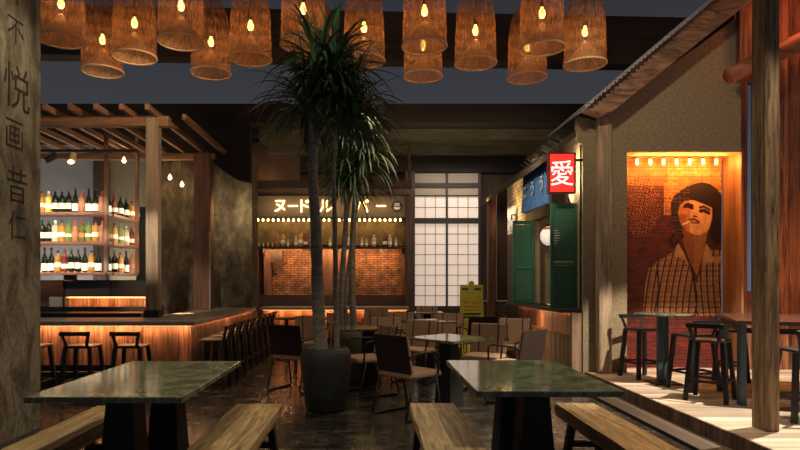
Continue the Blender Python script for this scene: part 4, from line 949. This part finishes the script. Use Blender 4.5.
# ================================================================== CHAIRS
def make_chair(label, loc, rz):
    """faces +Y"""
    o = empty('dining_chair', label, 'chair', loc, rz, 'upholstered chairs round the tables')
    w = .23
    s_ = MB(); prof = [(-w, .40), (w, .40), (w+.005, .43), (w-.02, .458), (-w+.02, .458), (-w-.005, .43)]
    s_.prism(prof, -.21, .24); s_.build('seat', M['tan'], o, bevel=.015)
    def slab(y0, z0, y1, z1, t0, t1, wd):
        return MB().add([(-wd, y0+t0, z0), (wd, y0+t0, z0), (wd, y0+t1, z0), (-wd, y0+t1, z0), (-wd, y1+t0, z1), (wd, y1+t0, z1), (wd, y1+t1, z1), (-wd, y1+t1, z1)],
                        [(3, 2, 1, 0), (4, 5, 6, 7), (0, 1, 5, 4), (1, 2, 6, 5), (2, 3, 7, 6), (3, 0, 4, 7)])
    slab(-.20, .46, -.27, .82, 0, .03, w).build('backrest', M['tan'], o, bevel=.01)
    slab(-.20, .45, -.27, .825, -.015, 0, w+.004).build('back_shell', M['shell'], o, bevel=.005)
    for sx in (-.12, .12):
        MB().add([(sx-.008, -.17, .46), (sx+.008, -.17, .46), (sx+.008, -.166, .46), (sx-.008, -.166, .46), (sx-.008, -.24, .82), (sx+.008, -.24, .82), (sx+.008, -.236, .82), (sx-.008, -.236, .82)],
                 [(3, 2, 1, 0), (4, 5, 6, 7), (0, 1, 5, 4), (1, 2, 6, 5), (2, 3, 7, 6), (3, 0, 4, 7)]).build('strap', M['strap'], o)
    for sx in (-1, 1):
        MB().tube([(sx*(w+.01), -.17, .42), (sx*(w+.01), -.29, .03), (sx*(w+.01), -.27, .012), (sx*(w+.01), .20, .012), (sx*(w+.01), .215, .03), (sx*(w+.01), .14, .42)], .012, 8).build('leg', M['black'], o, smooth=True)
        MB().tube([(sx*(w+.012), .17, .42), (sx*(w+.03), .16, .63), (sx*(w+.03), .10, .655), (sx*(w+.02), -.18, .645), (sx*(w+.012), -.24, .62)], .011, 8).build('armrest', M['black'], o, smooth=True)
    return o
D = math.radians
c0 = make_chair('maroon-backed chair with tan seat, left of the dark planter, seen from behind', (-.92, 7.55, 0), D(-28))
for x, y, a, lab in (
    (.40, 6.12, -48, 'nearest maroon-backed chair with tan seat, at the left corner of the square table'),
    (-.02, 7.28, 115, 'tan-seated chair turned left, just right of the dark planter'),
    (.20, 8.74, 172, 'tan chair facing the camera across the table behind the planter'),
    (.60, 8.12, 150, 'tan striped-back chair right of the table behind the planter'),
    (-.88, 9.05, 190, 'tan chair seen behind the thick palm trunk at left'),
    (.12, 11.4, 180, 'far tan chair near the noodle counter, right of the palm trunks'),
    (.48, 10.3, 165, 'low orange-lit tan chair in front of the noodle counter'),
    (1.22, 12.6, 180, 'far tan chair directly below the paper doors'),
    (1.28, 10.0, 160, 'tan chair behind the third table, left of the yellow board'),
    (1.66, 9.35, 12, 'maroon chair back directly in front of the yellow board'),
    (1.42, 7.45, 155, 'large tan chair with armrests behind the nearer square table'),
    (1.62, 6.75, 42, 'maroon-backed chair at the right of the nearer square table, angled away'),
    (1.98, 8.5, 150, 'tan chair beside the stall counter under the ledge light'),
    (-.42, 10.0, 200, 'distant tan chair seen between the palm trunks'),
):
    copy_tree(c0, (x, y, 0), D(a), lab)

# ================================================================== PLANTS
def planter(name, loc, mat, label, heads, trunks, scale=1.0, seed=1):
    o = empty('potted_dracaena', label, 'potted plant', loc)
    s = scale
    MB().lathe([(.001, 0), (.20*s, 0), (.215*s, .02*s), (.25*s, .30*s), (.272*s, .50*s), (.262*s, .60*s), (.235*s, .655*s), (.215*s, .66*s), (.20*s, .60*s), (.001, .60*s)], 32, cap=False).build('pot', mat, o, smooth=True)
    MB().lathe([(.001, .60*s), (.205*s, .602*s), (.001, .625*s)], 20, cap=False).build('soil', M['soil'], o, smooth=True)
    for pts, r0, r1 in trunks:
        P_ = [Vector(p)-Vector(loc) for p in pts]; n_ = 30; out = []; rs_ = []
        for i in range(n_+1):                                   # Catmull-Rom through the points
            t = i/n_*(len(P_)-1); k = min(int(t), len(P_)-2); f = t-k
            a, b_, c, d = P_[max(k-1, 0)], P_[k], P_[k+1], P_[min(k+2, len(P_)-1)]
            out.append(.5*((2*b_)+(c-a)*f+(2*a-5*b_+4*c-d)*f*f+(3*b_-a-3*c+d)*f*f*f)); rs_.append((r0+(r1-r0)*i/n_)*(1+.06*math.sin(i*2.1)))
        MB().tube(out, rs_, 10).build('trunk', M['trunk'], o, smooth=True)
    rr = random.Random(seed)
    for (hx, hy, hz), count, length in heads:
        m = MB(); c = Vector((hx, hy, hz))-Vector(loc)
        for i in range(count):
            az = rr.random()*2*PI; el = math.radians(rr.uniform(-20, 88)); L_ = length*rr.uniform(.75, 1.4)
            d = Vector((math.cos(az)*math.cos(el), math.sin(az)*math.cos(el), math.sin(el)))
            side = d.cross(Vector((0, 0, 1)));
            if side.length < .05: side = Vector((1, 0, 0))
            side.normalize(); p = c+d*.02-Vector((0, 0, rr.random()*.22)); seg = 7; droop = rr.uniform(1.2, 3.0); vs = []; fs = []
            for k in range(seg+1):
                t = k/seg; wd = (.011+.009*length)*math.sin(PI*min(1, t*.9+.12))+.0015; up = side.cross(d)
                vs += [p-side*wd, p+up*wd*-.35, p+side*wd]
                d = (d+Vector((0, 0, -1))*droop/seg*(.35+t)).normalized(); p = p+d*(L_/seg)
            for k in range(seg):
                fs += [(k*3, k*3+1, k*3+4, k*3+3), (k*3+1, k*3+2, k*3+5, k*3+4)]
            m.add(vs, fs)
        me_ = m.build('leaf_crown', M['leaf'], o, smooth=True)
    return o
YP = 6.35
def Q(px, py, Y): return P(px, py, Y)
planter('a', (PX(326, YP), YP, 0), M['pot'], 'tall palm-like dracaena in a big rounded near-black pot, its thick trunk in front',
    [(Q(306, 98, YP-.35), 110, .56), (Q(334, 66, YP-.35), 140, .58), (Q(352, 98, YP-.25), 90, .56), (Q(318, 60, YP-.4), 90, .56), (Q(340, 100, YP-.2), 100, .56)],
    [([Q(321, 352, YP), Q(318, 300, YP), Q(316, 230, YP), Q(313, 180, YP-.15), Q(313, 142, YP-.2)], .074, .042),
     ([Q(313, 144, YP-.2), Q(309, 120, YP-.28), Q(306, 96, YP-.35)], .030, .022), ([Q(313, 146, YP-.2), Q(323, 126, YP-.25), Q(330, 100, YP-.3), Q(334, 66, YP-.35)], .030, .020),
     ([Q(337, 352, YP+.05), Q(336, 300, YP+.05), Q(335, 230, YP+.05), Q(334, 170, YP-.1), Q(340, 100, YP-.2)], .030, .020), ([Q(316, 138, YP-.21), Q(318, 90, YP-.3), Q(318, 60, YP-.4)], .022, .018)], 1.0, 3)
Y2 = 8.9
planter('b', (PX(349, Y2), Y2, 0), M['pot_olive'], 'second palm-like dracaena with slim pale trunks in an olive pot behind the table',
    [(Q(360, 118, Y2), 150, .62), (Q(346, 132, Y2), 130, .62), (Q(366, 150, Y2), 150, .68), (Q(352, 175, Y2), 120, .62), (Q(340, 165, Y2), 80, .6)],
    [([Q(341, 327, Y2), Q(342, 280, Y2), Q(346, 220, Y2), Q(347, 170, Y2), Q(346, 130, Y2)], .048, .028),
     ([Q(354, 327, Y2), Q(352, 280, Y2), Q(354, 215, Y2), Q(360, 150, Y2), Q(360, 118, Y2)], .050, .028),
     ([Q(346, 327, Y2), Q(346, 290, Y2), Q(353, 230, Y2), Q(362, 180, Y2), Q(366, 150, Y2)], .026, .022)], 1.0, 9)

# ================================================================== PENDANTS
def make_pendant(label, loc):
    o = empty('pendant_lamp', label, 'pendant lamp', loc, 0, 'woven basket lamps hanging overhead')
    prof = [(.198, .004), (.196, .12), (.192, .28), (.186, .42), (.172, .54), (.145, .64), (.105, .72), (.06, .78), (.035, .82)]
    MB().lathe(prof, 40, cap=False).build('basket_shade', M['weave'], o, smooth=True)
    MB().lathe([(.194, .012), (.15, .06), (.10, .12), (.05, .18), (.018, .225)], 32, cap=False).build('inner_funnel', M['weave_inner'], o, smooth=True)
    pts = [(.198*math.cos(2*PI*k/40), .198*math.sin(2*PI*k/40), 0) for k in range(41)]
    MB().tube(pts, .0085, 6, cap=False).build('rim', M['rim'], o, smooth=True)
    MB().lathe([(.001, .272), (.020, .280), (.030, .305), (.027, .330), (.013, .36), (.012, .37)], 14, cap=False).build('bulb', M['bulb'], o, smooth=True)
    MB().tube([(0, 0, .37), (0, 0, .43)], .02, 10).build('socket', M['black'], o)
    MB().tube([(0, 0, .43), (0, 0, (5.335-loc[2])/1.3)], .006, 6).build('cord', M['black'], o)
    o.scale = (1.3, 1.3, 1.3); return o
ZB = 4.08
rows = {'front row': [(61, 40), (181, 42), (303, 45), (424.5, 46.5), (542, 48.5)], 'middle row': [(134.5, 57), (250.5, 59.5), (364, 61), (475.5, 63.5), (585, 64.5)],
        'back row': [(102.5, 71.5), (211, 73.5), (317, 75), (423, 76.5), (527, 78)]}
p0 = None; ends = {}
for rn, lst in rows.items():
    ends[rn] = []
    for i, (px, py) in enumerate(lst):
        Y = (ZB-1.35)*600/(282-py); x = PX(px, Y)
        lab = f'woven basket pendant lamp in the {rn}, {ordn(i)} from the left'
        if p0 is None: p0 = make_pendant(lab, (x, Y, ZB))
        else: copy_tree(p0, (x, Y, ZB), i*1.3, lab)
        lamp('POINT', (x, Y, ZB+.325), 3.6, (1, .58, .24), size=.02)
        ends[rn].append((x, Y))
for rn in rows:
    a, b_ = ends[rn][0], ends[rn][-1]; d = Vector((b_[0]-a[0], b_[1]-a[1], 0)).normalized()
    o = MB().bar(Vector((a[0], a[1], 5.40))-d*.6, Vector((b_[0], b_[1], 5.40))+d*.6, .08, .12).build('lamp_batten', M['darkwood_x'])
    tag(o, f'dark timber batten carrying the {rn} of woven lamps', 'beam')
